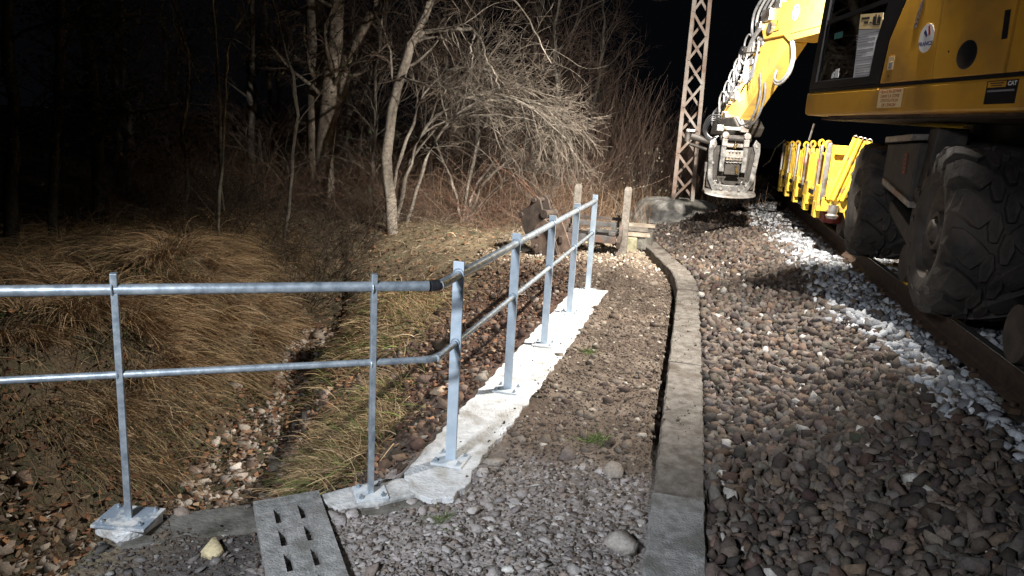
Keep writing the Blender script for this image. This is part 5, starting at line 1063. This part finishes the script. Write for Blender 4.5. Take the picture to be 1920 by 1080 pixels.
def stanchion(y, h=1.74):
    mb = MB(); mb.prism([(X0,y-.06,1.12),(X0,y+.06,1.12),(X0,y+.035,h-.05),(X0,y-.035,h-.05)], (.05,0,0)); o = tbuild(mb, 'stanchion', 'yellow2', bevel=.004); mb = MB(); mb.ring((X0+.02,y,h), (.6,-.8,0), .040, .016, 18, 8); tbuild(mb, 'ring', 'yellow2', o, smooth=True)
for y in (9.42,9.98,10.75,11.45,12.5,13.3,14.15): stanchion(y, 1.65+.02*math.sin(y*7))
for y in (9.62, 10.95, 12.0, 13.05, 14.3):
    mb = MB(); mb.box((X0-.02,y,1.36), (.03,.085,.56)); p_ = tbuild(mb, 'silver_bar', 'steel', bevel=.004); mb = MB(); mb.box((X0-.04,y-.02,1.42), (.008,.03,.10)); tbuild(mb, 'red_mark', 'redpaint', p_)
for y in (9.76,9.86,10.2,10.32,10.45,10.58,11.2,11.32,11.62,11.76,12.15,12.3,12.7,12.86,13.5,13.66,13.85):
    mb = MB(); mb.tube([(X0+.04,y,1.02),(X0+.03,y+random.uniform(-.03,.03),1.56+random.uniform(-.04,.04))], .036, 10); tbuild(mb, 'round_stake', 'yellow2', smooth=True)
# near end: panel with leaning tubes
mb = MB(); mb.box((1.62,9.26,1.34), (.46,.03,.62)); endp = tbuild(mb, 'end_panel', 'yellow2', bevel=.005)
mb = MB(); mb.box((1.37,9.235,1.34), (.05,.04,.66)); tbuild(mb, 'silver_bar', 'steel', endp, bevel=.004)
mb = MB(); mb.box((1.62,9.20,1.58), (.40,.03,.07)); tbuild(mb, 'cross_strap', 'yellow2', endp, bevel=.004)
for k in range(4):
    x = 1.45+.05*k; mb = MB(); mb.tube([(x-.02,9.19-.03*(k%2),1.02),(x+.17,9.17-.03*(k%2),1.74-.010*k)], .028, 12); o = tbuild(mb, 'leaning_tube', 'yellow2', smooth=True)
    mb = MB(); mb.ring((x+.171,9.17-.03*(k%2),1.745-.010*k), (-.3,-.75,-.5), .026, .007, 16, 6); tbuild(mb, 'tube_collar', 'steel', o, smooth=True)
mb = MB(); mb.box((1.62,9.22,.96), (.50,.05,.16)); tbuild(mb, 'end_beam', 'yellow2', bevel=.006)
mb = MB(); mb.box((1.62,9.185,1.045), (.46,.02,.022)); tbuild(mb, 'chrome_strip', 'chrome')
mb = MB(); mb.lathe((1.50,9.18,.86), (0,0,1), [(-.06,.05),(-.02,.075),(.0,.05),(.03,.06),(.10,.06)], 20); tbuild(mb, 'hub_buffer', 'steel', smooth=True)
mb = MB(); mb.prism([(1.62,9.2,.88),(1.90,9.2,.88),(1.90,9.2,.62),(1.70,9.2,.70)], (0,.04,0)); tbuild(mb, 'step_plate', 'yellow2', bevel=.004)
mb = MB(); mb.box((1.62,10.3,.74), (.2,.9,.12)); tbuild(mb, 'red_beam', 'redpaint', bevel=.01)
for y in (9.9, 13.5):
    for x in (1.78, 3.28): mb = MB(); mb.lathe((x-.06,y,.72), (1,0,0), [(0,.19),(.09,.195),(.095,.22),(.12,.22)], 24); tbuild(mb, 'rail_wheel', 'rustdark')
mb = MB(); mb.tube([(X0-.02,14.2,1.70),(X0-.16,14.25,1.55),(X0-.22,14.3,1.32),(X0-.34,14.3,1.20)], .012, 6); tbuild(mb, 'loose_strap', 'hoselight', smooth=True)
mb = MB(); mb.tube([(X0+.1,11.9,1.7),(X0+.14,11.9,1.95)], .015, 6); tbuild(mb, 'spike', 'steel', smooth=True)

# ------------------------------------------------------------------ pieces that stand apart become objects of their own
def split_apart(o, margin=.003, cap=40):
    me = o.data; n = len(me.vertices); par = list(range(n))
    def find(a):
        while par[a] != a: par[a] = par[par[a]]; a = par[a]
        return a
    for e in me.edges:
        a, b_ = find(e.vertices[0]), find(e.vertices[1])
        if a != b_: par[a] = b_
    comp = {}
    for i in range(n): comp.setdefault(find(i), []).append(i)
    if len(comp) < 2: return
    co = np.array([v.co[:] for v in me.vertices]); G = [(co[v].min(0)-margin, co[v].max(0)+margin, list(v)) for v in comp.values()]
    ch = True
    while ch:
        ch = False
        for i in range(len(G)):
            for j in range(i+1, len(G)):
                if np.all(G[i][0] <= G[j][1]) and np.all(G[j][0] <= G[i][1]):
                    G[i] = (np.minimum(G[i][0], G[j][0]), np.maximum(G[i][1], G[j][1]), G[i][2]+G[j][2]); G.pop(j); ch = True; break
            if ch: break
    if len(G) < 2 or len(G) > cap: return
    P_ = [tuple(p.vertices) for p in me.polygons]; sms = [p.use_smooth for p in me.polygons]; base = o.name.split('.')[0]
    for gi, g_ in enumerate(G):
        idx = sorted(g_[2]); mp = {a: k for k, a in enumerate(idx)}; m2 = bpy.data.meshes.new(base)
        sel = [k for k, p in enumerate(P_) if p[0] in mp]; m2.from_pydata([tuple(co[a]) for a in idx], [], [tuple(mp[a] for a in P_[k]) for k in sel])
        for k2, k in enumerate(sel): m2.polygons[k2].use_smooth = sms[k]
        if any(sms):
            try: m2.set_sharp_from_angle(angle=rad(38))
            except Exception: pass
        m2.materials.append(me.materials[0])
        if gi == 0: o.data = m2
        else: c_ = o.copy(); c_.data = m2; C.objects.link(c_); c_.parent = o.parent
SKIP = {'text_lines','pictogram','lettering','trunk','stems','crown','ivy_leaves','paint_chips','belly_rib','tread_lugs','emblem_swirl','cab_frame','wheel'}
for o in list(bpy.data.objects):
    if o.type == 'MESH' and o.parent is not None and o.name.split('.')[0] not in SKIP and not o.children and len(o.data.vertices) < 6000: split_apart(o)
